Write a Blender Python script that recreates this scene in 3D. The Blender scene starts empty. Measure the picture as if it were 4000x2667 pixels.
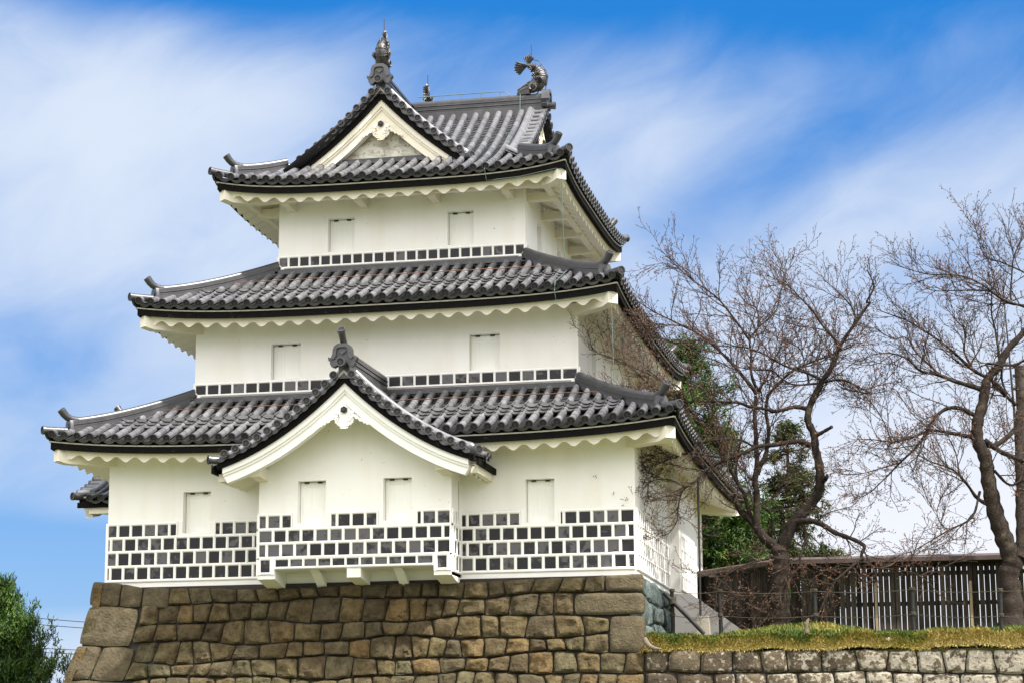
import bpy, math, random
import numpy as np
from mathutils import Vector, Matrix
random.seed(7); np.random.seed(7)
R = math.radians
scene = bpy.context.scene
COL = scene.collection

# ---------------------------------------------------------------- camera
cam_data = bpy.data.cameras.new('camera'); cam = bpy.data.objects.new('camera', cam_data); COL.objects.link(cam)
cam_data.sensor_width = 36.0; cam_data.lens = 75.244; cam_data.clip_start = 0.5; cam_data.clip_end = 6000.0
_yaw, _pitch, _roll = 0.205713, 0.202647, -0.006164
_cy, _sy, _cp, _sp = math.cos(_yaw), math.sin(_yaw), math.cos(_pitch), math.sin(_pitch)
_f = Vector((-_sy*_cp, _cy*_cp, _sp)); _r = Vector((_cy, _sy, 0)); _u = _r.cross(_f)
_r2 = math.cos(_roll)*_r + math.sin(_roll)*_u; _u2 = -math.sin(_roll)*_r + math.cos(_roll)*_u
cam.matrix_world = Matrix(((_r2.x, _u2.x, -_f.x, 12.753), (_r2.y, _u2.y, -_f.y, -45.181), (_r2.z, _u2.z, -_f.z, -4.352), (0, 0, 0, 1)))
scene.camera = cam

# ---------------------------------------------------------------- sun, sky, exposure
SUN = Vector((0.85, -0.36, 1.40)).normalized()
sd = bpy.data.lights.new('sun', 'SUN'); sd.energy = 4.0; sd.angle = R(1.5); sd.color = (1.0, 0.955, 0.88)
sun = bpy.data.objects.new('sun', sd); COL.objects.link(sun); sun.rotation_euler = SUN.to_track_quat('Z', 'Y').to_euler()
scene.view_settings.view_transform = 'Standard'; scene.view_settings.look = 'None'
scene.view_settings.exposure = 1.38; scene.view_settings.gamma = 1.0

world = bpy.data.worlds.new('World'); scene.world = world; world.use_nodes = True
def build_world():
    nt = world.node_tree; N = nt.nodes; L = nt.links; N.clear()
    def nd(t, **kw):
        n = N.new(t)
        for k, v in kw.items(): setattr(n, k, v)
        return n
    def math_(op, a, b=None, c=None):
        n = nd('ShaderNodeMath', operation=op)
        for i, x in enumerate((a, b, c)):
            if x is None: continue
            if hasattr(x, 'is_linked'): L.new(x, n.inputs[i])
            else: n.inputs[i].default_value = x
        return n.outputs[0]
    def rng(x, a, b, lo, hi):
        n = nd('ShaderNodeMapRange', interpolation_type='SMOOTHSTEP')
        L.new(x, n.inputs['Value'])
        for k, v in (('From Min', a), ('From Max', b), ('To Min', lo), ('To Max', hi)): n.inputs[k].default_value = v
        return n.outputs[0]
    out = nd('ShaderNodeOutputWorld'); bg = nd('ShaderNodeBackground'); bg.inputs['Strength'].default_value = 0.12
    L.new(bg.outputs[0], out.inputs['Surface'])
    sky = nd('ShaderNodeTexSky', sky_type='NISHITA'); sky.sun_disc = False
    sky.sun_elevation = math.asin(SUN.z); sky.sun_rotation = math.atan2(SUN.x, SUN.y); sky.air_density = 1.0; sky.dust_density = 0.3; sky.ozone_density = 2.0
    hsv = nd('ShaderNodeHueSaturation'); hsv.inputs['Saturation'].default_value = 1.5; hsv.inputs['Value'].default_value = .55
    L.new(sky.outputs[0], hsv.inputs['Color'])
    tc = nd('ShaderNodeTexCoord'); sep = nd('ShaderNodeSeparateXYZ'); L.new(tc.outputs['Generated'], sep.inputs[0])
    az = math_('ARCTAN2', sep.outputs[0], sep.outputs[1])            # compass bearing of the view ray
    el = math_('ARCSINE', sep.outputs[2])
    tilt = math_('ADD', el, math_('MULTIPLY', az, -0.35))
    com = nd('ShaderNodeCombineXYZ'); L.new(math_('MULTIPLY', az, 6.0), com.inputs[0]); L.new(math_('MULTIPLY', tilt, 11.0), com.inputs[1])
    n1 = nd('ShaderNodeTexNoise'); n1.inputs['Scale'].default_value = 0.75; n1.inputs['Detail'].default_value = 3.0; n1.inputs['Roughness'].default_value = 0.45; n1.inputs['Distortion'].default_value = 0.3
    L.new(com.outputs[0], n1.inputs['Vector'])
    n2 = nd('ShaderNodeTexNoise'); n2.inputs['Scale'].default_value = 2.2; n2.inputs['Detail'].default_value = 7.0; n2.inputs['Roughness'].default_value = 0.58; n2.inputs['Distortion'].default_value = 0.6
    L.new(com.outputs[0], n2.inputs['Vector'])
    dens = math_('ADD', math_('MULTIPLY', n1.outputs[0], 0.62), math_('MULTIPLY', n2.outputs[0], 0.34))
    dens = math_('ADD', dens, 0.16)
    def lobe(a0, e0, ra, re, slope=0.0):                              # gap in, or bank of, the thin cloud: bearing, height, half sizes in degrees
        a0, e0, ra, re = R(a0), R(e0), R(ra), R(re)
        da = math_('SUBTRACT', az, a0)
        x = math_('MULTIPLY', da, 1/ra)
        y = math_('MULTIPLY', math_('SUBTRACT', math_('SUBTRACT', el, e0), math_('MULTIPLY', da, slope)), 1/re)
        return math_('EXPONENT', math_('MULTIPLY', math_('ADD', math_('MULTIPLY', x, x), math_('MULTIPLY', y, y)), -1.0))
    for a0, e0, ra, re, sl, amt in CLOUDS:
        dens = math_('ADD', dens, math_('MULTIPLY', lobe(a0, e0, ra, re, sl), amt))
    cov = rng(dens, 0.20, 0.88, 0.0, 1.0)
    low = rng(el, R(13.5), R(5.5), 0.0, 1.0)                              # the milky band above the horizon
    low = math_('MULTIPLY', low, rng(az, R(-19), R(-9), 0.12, 1.0))
    mix = nd('ShaderNodeMix', data_type='RGBA'); L.new(cov, mix.inputs['Factor'])
    deep = nd('ShaderNodeMix', data_type='RGBA'); deep.inputs['Factor'].default_value = 0.65; L.new(hsv.outputs[0], deep.inputs['A']); deep.inputs['B'].default_value = GAP_BLUE
    L.new(deep.outputs['Result'], mix.inputs['A']); mix.inputs['B'].default_value = CLOUD_COLOUR
    hz = nd('ShaderNodeMix', data_type='RGBA'); L.new(low, hz.inputs['Factor']); L.new(mix.outputs['Result'], hz.inputs['A']); hz.inputs['B'].default_value = HORIZON
    south = math_('MULTIPLY', rng(sep.outputs[1], 0.35, -0.25, 0.0, 1.0), rng(sep.outputs[2], 0.02, 0.50, 0.22, 1.28))   # unseen bright half of the sky, added to fill the shaded front walls
    mx2 = nd('ShaderNodeMix', data_type='RGBA'); L.new(south, mx2.inputs['Factor']); L.new(hz.outputs['Result'], mx2.inputs['A']); mx2.inputs['B'].default_value = FRONT_FILL
    L.new(mx2.outputs['Result'], bg.inputs['Color'])
CLOUD_COLOUR = (2.30, 2.60, 3.10, 1.0)
FRONT_FILL = (9.1, 8.8, 8.6, 1.0)
HORIZON = (2.95, 3.05, 3.3, 1.0)
GAP_BLUE = (0.075, 0.73, 2.35, 1.0)
CLOUDS = [(-14, 22.6, 10, 2.6, 0.05, -0.62), (-24, 21.5, 6, 1.6, -.1, -.30), (2, 22.0, 11, 3.2, 0.08, -0.60), (-26.0, 5.7, 7, 1.1, -0.05, -0.85), (-22, 7.6, 5, 1.2, 0, -.10),
          (-25.5, 11.0, 3.5, 2.2, 0.0, -0.16), (-5.5, 15.6, 5.5, 0.9, 0.30, -0.16), (-2.5, 13.0, 5, 0.8, .2, -.07), (-14, 18.2, 3, 1.2, .3, -.16), (-23, 17.5, 5, 2.5, 0, 0.12), (-1, 14.5, 4, 2, 0.2, 0.06), (0, 17.6, 5, 1.2, .25, -.15)]
build_world()

# ---------------------------------------------------------------- mesh helpers
class MB:
    """collects faces and links them as ONE mesh object"""
    def __init__(self): self.v = []; self.n = 0; self.f = []; self.r = []; self.m = []
    def add(self, verts, faces, rnd=None, mat=0):
        verts = np.asarray(verts, float).reshape(-1, 3)
        o = self.n; self.v.append(verts); self.n += len(verts)
        if rnd is None: rnd = random.random()
        if np.isscalar(rnd): self.r.extend([rnd]*len(faces))
        else: self.r.extend(list(rnd))
        self.m.extend([mat]*len(faces))
        self.f.extend([tuple(i+o for i in q) for q in faces])
    def box(self, lo, hi, rnd=None, mat=0):
        (a, b, c), (d, e, f) = lo, hi
        self.add([(a,b,c),(d,b,c),(d,e,c),(a,e,c),(a,b,f),(d,b,f),(d,e,f),(a,e,f)],
                 [(0,3,2,1),(4,5,6,7),(0,1,5,4),(1,2,6,5),(2,3,7,6),(3,0,4,7)], rnd, mat)
    def hexa(self, p, rnd=None, mat=0):                               # eight corners: bottom loop, top loop
        self.add(p, [(0,3,2,1),(4,5,6,7),(0,1,5,4),(1,2,6,5),(2,3,7,6),(3,0,4,7)], rnd, mat)
    def prism(self, poly, o0, o1, T, rnd=None, mat=0, uz=True):       # polygon (u,z) extruded between offsets o0,o1 through T(u,o,z)
        n = len(poly)
        vs = [T(u, o0, z) for u, z in poly] + [T(u, o1, z) for u, z in poly]
        fs = [tuple(range(n)), tuple(range(2*n-1, n-1, -1))] + [(i, i+n, (i+1) % n+n, (i+1) % n) for i in range(n)]
        self.add(vs, fs, rnd, mat)
    def tube(self, pts, rad, k=8, rnd=None, mat=0, caps=True):
        pts = np.asarray(pts, float); n = len(pts)
        rad = np.full(n, rad, float) if np.isscalar(rad) else np.asarray(rad, float)
        t = np.gradient(pts, axis=0); t /= np.linalg.norm(t, axis=1)[:, None]+1e-12
        ref = np.array([0, 0, 1.0]) if abs(t[0][2]) < .9 else np.array([1.0, 0, 0])
        s = np.cross(t, ref); s /= np.linalg.norm(s, axis=1)[:, None]+1e-9; w = np.cross(s, t)
        a = np.arange(k)*2*np.pi/k
        ring = pts[:, None, :] + rad[:, None, None]*(np.cos(a)[None, :, None]*s[:, None, :] + np.sin(a)[None, :, None]*w[:, None, :])
        fs = [(i*k+j, i*k+(j+1) % k, (i+1)*k+(j+1) % k, (i+1)*k+j) for i in range(n-1) for j in range(k)]
        if caps: fs += [tuple(range(k-1, -1, -1)), tuple((n-1)*k+j for j in range(k))]
        self.add(ring.reshape(-1, 3), fs, rnd, mat)
    def sweep(self, path, prof, rnd=None, mat=0, vertical=True, closed=True):   # profile (side, up)
        path = np.asarray(path, float); n = len(path); k = len(prof)
        t = np.gradient(path, axis=0); t /= np.linalg.norm(t, axis=1)[:, None]+1e-12
        s = np.cross(t, [0, 0, 1.0]); s /= np.linalg.norm(s, axis=1)[:, None]+1e-9
        up = np.tile([0, 0, 1.0], (n, 1)) if vertical else np.cross(s, t)
        prof = np.asarray(prof, float)
        ring = path[:, None, :] + prof[None, :, 0, None]*s[:, None, :] + prof[None, :, 1, None]*up[:, None, :]
        fs = []
        for i in range(n-1):
            for j in range(k if closed else k-1):
                fs.append((i*k+j, i*k+(j+1) % k, (i+1)*k+(j+1) % k, (i+1)*k+j))
        if closed: fs += [tuple(range(k-1, -1, -1)), tuple((n-1)*k+j for j in range(k))]
        self.add(ring.reshape(-1, 3), fs, rnd, mat)
    def build(self, name, mats, parent=None, smooth=None):
        me = bpy.data.meshes.new(name)
        v = np.concatenate(self.v) if self.v else np.zeros((0, 3))
        me.from_pydata(v.tolist(), [], self.f)
        if not isinstance(mats, (list, tuple)): mats = [mats]
        for m in mats: me.materials.append(m)
        me.polygons.foreach_set('material_index', self.m)
        at = me.attributes.new('rnd', 'FLOAT', 'FACE'); at.data.foreach_set('value', np.asarray(self.r, dtype=np.float32))
        me.update()
        if smooth is not None:
            me.shade_smooth(); me.set_sharp_from_angle(angle=R(smooth))
        ob = bpy.data.objects.new(name, me); COL.objects.link(ob)
        if parent is not None:
            ob.parent = parent
            if parent.parent is None: ob.matrix_parent_inverse = Matrix.Translation(-parent.location)
        return ob

def tag(o, label=None, cat=None, group=None, kind=None):
    if label: o['label'] = label
    if cat: o['category'] = cat
    if group: o['group'] = group
    if kind: o['kind'] = kind
    return o
def empty(name, loc, label=None, cat=None, group=None):
    o = bpy.data.objects.new(name, None); COL.objects.link(o); o.location = loc; o.empty_display_size = 0.3
    return tag(o, label, cat, group)
def part(mb, name, mats, parent, smooth=None, label=None):
    o = mb.build(name, mats, parent, smooth)
    if label: o['label'] = label
    return o

# ---------------------------------------------------------------- materials
def mat(name, col, rough=0.7, var=0.25, col2=None, nscale=3.0, bump=0.0, bscale=20.0, spec=0.5, rnd_amt=1.0, stretch=None, metallic=0.0, extra=None, nlo=0.35, nhi=0.7, bdist=.05):
    m = bpy.data.materials.new(name); m.use_nodes = True; nt = m.node_tree; N = nt.nodes; L = nt.links
    b = N['Principled BSDF']; b.inputs['Roughness'].default_value = rough; b.inputs['Specular IOR Level'].default_value = spec; b.inputs['Metallic'].default_value = metallic
    tc = N.new('ShaderNodeTexCoord'); src = tc.outputs['Object']
    if stretch:
        mp = N.new('ShaderNodeMapping'); mp.inputs['Scale'].default_value = stretch; L.new(src, mp.inputs[0]); src = mp.outputs[0]
    n1 = N.new('ShaderNodeTexNoise'); n1.inputs['Scale'].default_value = nscale; n1.inputs['Detail'].default_value = 6; n1.inputs['Roughness'].default_value = .6; L.new(src, n1.inputs['Vector'])
    mr = N.new('ShaderNodeMapRange'); L.new(n1.outputs[0], mr.inputs['Value']); mr.inputs['From Min'].default_value = nlo; mr.inputs['From Max'].default_value = nhi
    mx = N.new('ShaderNodeMix'); mx.data_type = 'RGBA'; L.new(mr.outputs[0], mx.inputs['Factor'])
    c2 = col2 or tuple(c*(1-var) for c in col)
    mx.inputs['A'].default_value = (*col, 1); mx.inputs['B'].default_value = (*c2, 1)
    at = N.new('ShaderNodeAttribute'); at.attribute_name = 'rnd'
    m2 = N.new('ShaderNodeMapRange'); L.new(at.outputs['Fac'], m2.inputs['Value']); m2.inputs['To Min'].default_value = 1-var*rnd_amt; m2.inputs['To Max'].default_value = 1+var*rnd_amt*.6
    ml = N.new('ShaderNodeMix'); ml.data_type = 'RGBA'; ml.blend_type = 'MULTIPLY'; ml.inputs['Factor'].default_value = 1
    L.new(mx.outputs['Result'], ml.inputs['A']); L.new(m2.outputs[0], ml.inputs['B'])
    res = ml.outputs['Result']
    if extra: res = extra(N, L, src, res, at.outputs['Fac'])
    L.new(res, b.inputs['Base Color'])
    if bump:
        nb = N.new('ShaderNodeTexNoise'); nb.inputs['Scale'].default_value = bscale; nb.inputs['Detail'].default_value = 5; nb.inputs['Roughness'].default_value = .65; L.new(src, nb.inputs['Vector'])
        bp = N.new('ShaderNodeBump'); bp.inputs['Strength'].default_value = bump; bp.inputs['Distance'].default_value = bdist; L.new(nb.outputs[0], bp.inputs['Height']); L.new(bp.outputs[0], b.inputs['Normal'])
    return m
def blotch(colour, scale, lo, hi, amt=1.0, stretch=None, detail=5):   # a second colour laid on in patches with a shape of their own
    def fn(N, L, src, res, rnd):
        if stretch:
            mp = N.new('ShaderNodeMapping'); mp.inputs['Scale'].default_value = stretch; L.new(src, mp.inputs[0]); src = mp.outputs[0]
        n = N.new('ShaderNodeTexNoise'); n.inputs['Scale'].default_value = scale; n.inputs['Detail'].default_value = detail; L.new(src, n.inputs['Vector'])
        r = N.new('ShaderNodeMapRange'); L.new(n.outputs[0], r.inputs['Value']); r.inputs['From Min'].default_value = lo; r.inputs['From Max'].default_value = hi; r.inputs['To Max'].default_value = amt
        x = N.new('ShaderNodeMix'); x.data_type = 'RGBA'; L.new(r.outputs[0], x.inputs['Factor']); L.new(res, x.inputs['A']); x.inputs['B'].default_value = (*colour, 1)
        return x.outputs['Result']
    return fn
def chain(*fs):
    def fn(N, L, src, res, rnd):
        for f in fs: res = f(N, L, src, res, rnd)
        return res
    return fn
def stone_hue(cols):                                                   # each stone its own colour
    def fn(N, L, src, res, rnd):
        cr = N.new('ShaderNodeValToRGB'); L.new(rnd, cr.inputs[0]); e = cr.color_ramp.elements; cr.color_ramp.interpolation = 'LINEAR'
        while len(e) < len(cols): e.new(.5)
        for i, c in enumerate(cols): e[i].position = i/(len(cols)-1); e[i].color = (*c, 1)
        x = N.new('ShaderNodeMix'); x.data_type = 'RGBA'; x.blend_type = 'MULTIPLY'; x.inputs['Factor'].default_value = 1
        L.new(res, x.inputs['A']); L.new(cr.outputs[0], x.inputs['B'])
        return x.outputs['Result']
    return fn

def lichen(N, L, src, res, rnd):                                       # pale crusts, thicker on the stones away from the tower
    sp = N.new('ShaderNodeSeparateXYZ'); L.new(src, sp.inputs[0])
    n = N.new('ShaderNodeTexNoise'); n.inputs['Scale'].default_value = 8; n.inputs['Detail'].default_value = 9; n.inputs['Roughness'].default_value = .62; L.new(src, n.inputs['Vector'])
    g = N.new('ShaderNodeMapRange'); L.new(sp.outputs[0], g.inputs['Value']); g.inputs['From Min'].default_value = 6; g.inputs['From Max'].default_value = 13; g.inputs['To Min'].default_value = -.10; g.inputs['To Max'].default_value = .10
    a = N.new('ShaderNodeMath'); L.new(n.outputs[0], a.inputs[0]); L.new(g.outputs[0], a.inputs[1])
    r = N.new('ShaderNodeMapRange'); L.new(a.outputs[0], r.inputs['Value']); r.inputs['From Min'].default_value = .50; r.inputs['From Max'].default_value = .58; r.inputs['To Max'].default_value = .82
    x = N.new('ShaderNodeMix'); x.data_type = 'RGBA'; L.new(r.outputs[0], x.inputs['Factor']); L.new(res, x.inputs['A']); x.inputs['B'].default_value = (.30, .275, .22, 1)
    return x.outputs['Result']
M = {}
M['tile'] = mat('roof_tile', (.050, .050, .057), .36, .40, nscale=5, bump=.10, bscale=30, spec=.6, extra=blotch((.10, .099, .102), 2.2, .55, .78, .5))
M['pan'] = mat('pan_tile', (.075, .075, .081), .38, .35, nscale=5, bump=.1, bscale=30, spec=.5, extra=blotch((.07, .069, .073), 2.6, .52, .75, .6))  # same tile as the covers, colour darkened for the shade between rolls
M['cover'] = mat('cover_tile', (.138, .139, .151), .27, .34, nscale=5, bump=.08, bscale=30, spec=.7, extra=blotch((.085, .083, .088), 3.1, .54, .72, .7))
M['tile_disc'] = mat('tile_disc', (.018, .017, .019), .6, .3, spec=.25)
M['tile_mark'] = mat('tile_mark', (.085, .083, .09), .55, .3, spec=.3)
M['plaster'] = mat('white_plaster', (.87, .86, .83), .8, .05, nscale=.9, bump=.03, bscale=12, spec=.25, extra=chain(blotch((.74, .69, .57), 1.6, .50, .80, .42, (1.6, 1.6, .22)), blotch((.70, .66, .56), .7, .50, .75, .30), blotch((.30, .24, .16), 15.0, .71, .745, .7)))
M['plaster_trim'] = mat('white_trim', (.88, .87, .84), .75, .05, nscale=2, spec=.25)
M['plaster_old'] = mat('weathered_plaster', (.80, .775, .69), .85, .05, nscale=1.5, spec=.2, extra=chain(blotch((.33, .29, .22), 2.6, .44, .66, .85, (1, 1, 2.4)), blotch((.13, .12, .10), 12, .56, .66, .6)))
M['eave_plaster'] = mat('eave_plaster', (.80, .755, .64), .85, .06, nscale=1.5, spec=.15, extra=blotch((.62, .56, .43), 2.2, .52, .8, .4))  # own cream tone plus warm eave shade put into the colour
M['strip'] = mat('grey_strip', (.42, .40, .34), .85, .1, spec=.1)
M['black'] = mat('black_board', (.008, .0075, .0075), .85, .4, spec=.08, nscale=4, extra=blotch((.07, .05, .03), 9, .66, .74, .6))
def tile_haze(N, L, src, res, rnd):                                    # grey bloom on some of the square tiles
    n = N.new('ShaderNodeTexNoise'); n.inputs['Scale'].default_value = 7; n.inputs['Detail'].default_value = 5; n.inputs['Distortion'].default_value = .6; L.new(src, n.inputs['Vector'])
    ad = N.new('ShaderNodeMath'); ad.operation = 'MULTIPLY_ADD'; L.new(rnd, ad.inputs[0]); ad.inputs[1].default_value = .55; L.new(n.outputs[0], ad.inputs[2])
    r = N.new('ShaderNodeMapRange'); L.new(ad.outputs[0], r.inputs['Value']); r.inputs['From Min'].default_value = .80; r.inputs['From Max'].default_value = .93
    x = N.new('ShaderNodeMix'); x.data_type = 'RGBA'; L.new(r.outputs[0], x.inputs['Factor']); L.new(res, x.inputs['A']); x.inputs['B'].default_value = (.095, .09, .095, 1)
    return x.outputs['Result']
M['wall_tile'] = mat('wall_tile', (.019, .017, .022), .4, .5, nscale=6, spec=.35, extra=tile_haze)
M['shutter'] = mat('painted_shutter', (.90, .90, .86), .6, .05, nscale=4, stretch=(6, 6, .6), extra=blotch((.62, .60, .52), 3, .55, .8, .5, (5, 5, .5)))
M['iron'] = mat('dark_iron', (.02, .018, .017), .55, .3)
M['rust'] = mat('rusty_wire', (.13, .06, .035), .8, .3)
M['copper'] = mat('green_cable', (.10, .16, .14), .6, .2)
M['bronze'] = mat('fish_tile', (.035, .033, .034), .33, .35, nscale=14, bump=.3, bscale=40, spec=.7, extra=blotch((.12, .11, .095), 9, .55, .72, .6))
STONES = [(.50,.42,.29),(.36,.30,.23),(.56,.47,.31),(.44,.42,.30),(.36,.32,.26),(.52,.45,.31),(.62,.46,.28),(.42,.42,.33),(.48,.40,.30)]
M['stone'] = mat('rough_stone', (.25, .228, .168), .9, .12, nscale=4.0, col2=(.098, .083, .053), bump=1.0, bscale=19, spec=.15, extra=chain(stone_hue(STONES), blotch((.04, .034, .026), 14, .54, .68, .8), blotch((.11, .083, .045), 3.2, .55, .75, .5)))
M['stone_corner'] = mat('dressed_stone', (.105, .086, .052), .9, .12, nscale=5, col2=(.055, .044, .026), bump=1.0, bscale=16, spec=.2, extra=blotch((.07, .06, .045), 18, .58, .70, .8))
M['stone_low'] = mat('lichen_stone', (.19, .17, .135), .9, .2, nscale=3, col2=(.075, .064, .05), bump=.9, bscale=14, spec=.2, extra=chain(stone_hue([(.7,.62,.5),(.42,.36,.30),(.60,.52,.42),(.34,.30,.26),(.8,.7,.56)]), lichen))
M['stone_green'] = mat('blue_green_stone', (.13, .16, .15), .8, .3, nscale=4, col2=(.05, .07, .07), bump=1.0, bscale=9, stretch=(1, 1, 1.6), spec=.3)
M['stone_gap'] = mat('stone_gap', (.035, .030, .024), .95, .3)
M['concrete'] = mat('grey_granite', (.27, .265, .26), .85, .1, nscale=6, bump=.1, bscale=60, spec=.2)
M['concrete_old'] = mat('old_concrete', (.36, .33, .27), .9, .15, nscale=7, bump=.3, bscale=25, spec=.2)
# ---------------------------------------------------------------- castle tower
CX, CY = 0.0, 6.0
TILES = [M['tile'], M['tile_disc'], M['tile_mark'], M['cover'], M['pan']]
def side(k):                                                           # (u along the face, o outward from the middle, z) -> world
    if k == 0: return lambda u, o, z: (CX+u, CY-o, z)
    if k == 1: return lambda u, o, z: (CX+o, CY+u, z)
    if k == 2: return lambda u, o, z: (CX-u, CY+o, z)
    return lambda u, o, z: (CX-o, CY-u, z)
def pt(T, u, o, z): return np.stack(np.broadcast_arrays(*T(np.asarray(u, float), np.asarray(o, float), np.asarray(z, float))), -1)

castle = empty('castle_tower', (0, 6, -0.1), 'white three storey castle tower with dark tiled roofs on a rough stone base', 'castle tower')

def disc(mb, c, x, y, n, r=.088):                                      # round end tile: rim, sunk dark face, three-comma crest and a ring of beads
    c, x, y, n = map(np.asarray, (c, x, y, n)); k = 14
    a = np.arange(k)*2*np.pi/k
    def ring(rr, h): return c + rr*(np.cos(a)[:, None]*x + np.sin(a)[:, None]*y) + h*n
    vs = np.concatenate([ring(r, -.03), ring(r, .018), ring(r*.80, .018), ring(r*.78, .002)])
    fs = [(i*k+j, i*k+(j+1) % k, (i+1)*k+(j+1) % k, (i+1)*k+j) for i in range(3) for j in range(k)]
    mb.add(vs, fs, random.random(), 0)
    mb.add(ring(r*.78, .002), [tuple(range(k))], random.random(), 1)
    for q in range(3):
        b = q*2*np.pi/3+.4; pts = []
        for s, w in ((0, .11), (.5, .13), (1.0, .10), (1.6, .05), (2.1, .01)):
            rr = (.14+.10*s); ang = b+s
            pts.append((rr-w*.5, rr+w*.5, ang))
        L_ = [c+r*i_*(np.cos(t)*x+np.sin(t)*y)+.008*n for i_, o_, t in pts]; O_ = [c+r*o_*(np.cos(t)*x+np.sin(t)*y)+.008*n for i_, o_, t in pts]
        mb.add(L_+O_, [(i, i+1, 5+i+1, 5+i) for i in range(4)], .8, 2)
    for q in range(12):
        t = q*np.pi/6; p = c+r*.57*(np.cos(t)*x+np.sin(t)*y)+.008*n; e = r*.06
        mb.add([p-e*x, p-e*y, p+e*x, p+e*y], [(0, 1, 2, 3)], .8, 2)

def frame(P, u, s):
    e = 2e-3
    du = P(u+e, s)-P(u-e, s); ds = P(u, s+e)-P(u, s-e)
    n = np.cross(du, ds); n = np.where(n[..., 2:3] < 0, -n, n); n /= np.linalg.norm(n, axis=-1, keepdims=True)
    t = ds/np.linalg.norm(ds, axis=-1, keepdims=True); b = np.cross(t, n)
    return t, b, n

def roll(mb, P, u, s0, s1, r=.082, end=True, k=8, seg=.29):             # a line of half-round cover tiles running up the slope
    if s1-s0 < .03: return
    n = max(1, int(round((s1-s0)/seg))); cuts = np.linspace(s0, s1, n+1)
    a = np.linspace(-.35, np.pi+.35, k)
    for i in range(n):
        ss = np.array([cuts[i], (cuts[i]+cuts[i+1])/2, cuts[i+1]]); uu = np.full(3, u)
        t, b, nn = frame(P, uu, ss); c = P(uu, ss)+nn*.05
        rr = np.array([r*1.03, r, r*.965])
        ring = c[:, None]+rr[:, None, None]*(np.cos(a)[None, :, None]*b[:, None]+np.sin(a)[None, :, None]*nn[:, None])
        vs = ring.reshape(-1, 3); fs = [(q*k+j, (q+1)*k+j, (q+1)*k+j+1, q*k+j+1) for q in range(2) for j in range(k-1)]
        fs.append(tuple(range(k)))
        mb.add(vs, fs, random.random(), 3)
    if end:
        t, b, nn = frame(P, np.array([u]), np.array([s0])); disc(mb, (P(np.array([u]), np.array([s0]))+nn*.05-t*.015)[0], b[0], nn[0], -t[0], r*1.1)
    else:
        pass

def pans(mb, P, ua, ub, smin, smax, step=.088, sag=.045, s_start=0.0, lip=True):   # overlapping hollow tiles between two rolls
    f = np.linspace(0, 1, 5); us = ua+(ub-ua)*f
    lo = np.array([smin(x) for x in us]); hi = np.array([smax(x) for x in us])
    if (hi-lo).max() < .02: return
    dz = sag*(1-(2*f-1)**2)
    rows = np.arange(s_start, hi.max()+step, step)
    for i in range(len(rows)-1):
        a = np.clip(rows[i], lo, hi); b = np.clip(rows[i+1]+.012, lo, hi)
        if np.all(b-a < 1e-3): continue
        uu = np.concatenate([us, us]); ss = np.concatenate([a, b]); p = P(uu, ss); _, _, nn = frame(P, uu, ss)
        h = np.concatenate([.012-dz, -.008-dz])
        q = p+nn*h[:, None]; q2 = p[:5]+nn[:5]*(h[:5]-.022)[:, None]
        fs = [(j, j+1, 5+j+1, 5+j) for j in range(4) if b[j]-a[j] > 1e-3 or b[j+1]-a[j+1] > 1e-3]
        mb.add(q, fs, random.random(), 4)
        mb.add(np.concatenate([q[:5], q2]), [(5+j, 5+j+1, j+1, j) for j in range(4) if b[j]-a[j] > 1e-3], random.random(), 1)  # dark riser faces: shade of the tile gaps put into the colour
    for q in range(6):                                                  # boarding under the tiles
        uu = np.array([us[0]-.02, us[-1]+.02]*2); l0 = max(0, lo.min()); ss = np.array([l0+(hi.max()-l0)*q/6]*2+[l0+(hi.max()-l0)*(q+1)/6]*2)
        ss = np.minimum(ss, np.array([hi[0], hi[-1]]*2)); ss = np.maximum(ss, np.array([lo[0], lo[-1]]*2))
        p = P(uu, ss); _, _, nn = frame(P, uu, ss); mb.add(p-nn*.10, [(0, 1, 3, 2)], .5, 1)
    if lip and np.all(lo <= s_start+.02):                              # drooping lip of the eave pan
        uu = us; ss = np.full(5, s_start); p = P(uu, ss); t, b, nn = frame(P, uu, ss)
        top = p+nn*(.012-dz)[:, None]-t*.02; bot = top-nn*(.045+.02*(1-(2*f-1)**2))[:, None]
        back = bot+t*.05
        mb.add(np.concatenate([top, bot, back]), [(j, 5+j, 5+j+1, j+1) for j in range(4)]+[(5+j, 10+j, 10+j+1, 5+j+1) for j in range(4)], random.random(), 0)

def tile_field(mb, P, us, smin, smax, r=.08, ends=True, edge=(None, None), step=.088, lip=True):
    for u in us: 
        s0 = smin(u); s1 = smax(u)
        roll(mb, P, u, s0, s1, r, ends and s0 < 1e-6)
    for a, b in zip(us[:-1], us[1:]): pans(mb, P, a, b, smin, smax, step, lip=lip)

def ridge_profile(layers, w=.105, lh=.045, roll_r=.07, base=-.06):     # stacked ridge tiles, each course set out or in, a half-round on top
    right = [(w*1.0, base)]; z = 0
    for i in range(layers):
        ww = w*(1.0 if i % 2 == 0 else .86)
        right += [(ww, z), (ww, z+lh*.72), (ww*.82, z+lh*.72), (ww*.82, z+lh)]; z += lh
    a = np.linspace(0, np.pi, 9)
    top = [(roll_r*np.cos(t), z+roll_r*.95*np.sin(t)) for t in a]
    left = [(-x, y) for x, y in reversed(right)]
    return right+top+left

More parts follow.
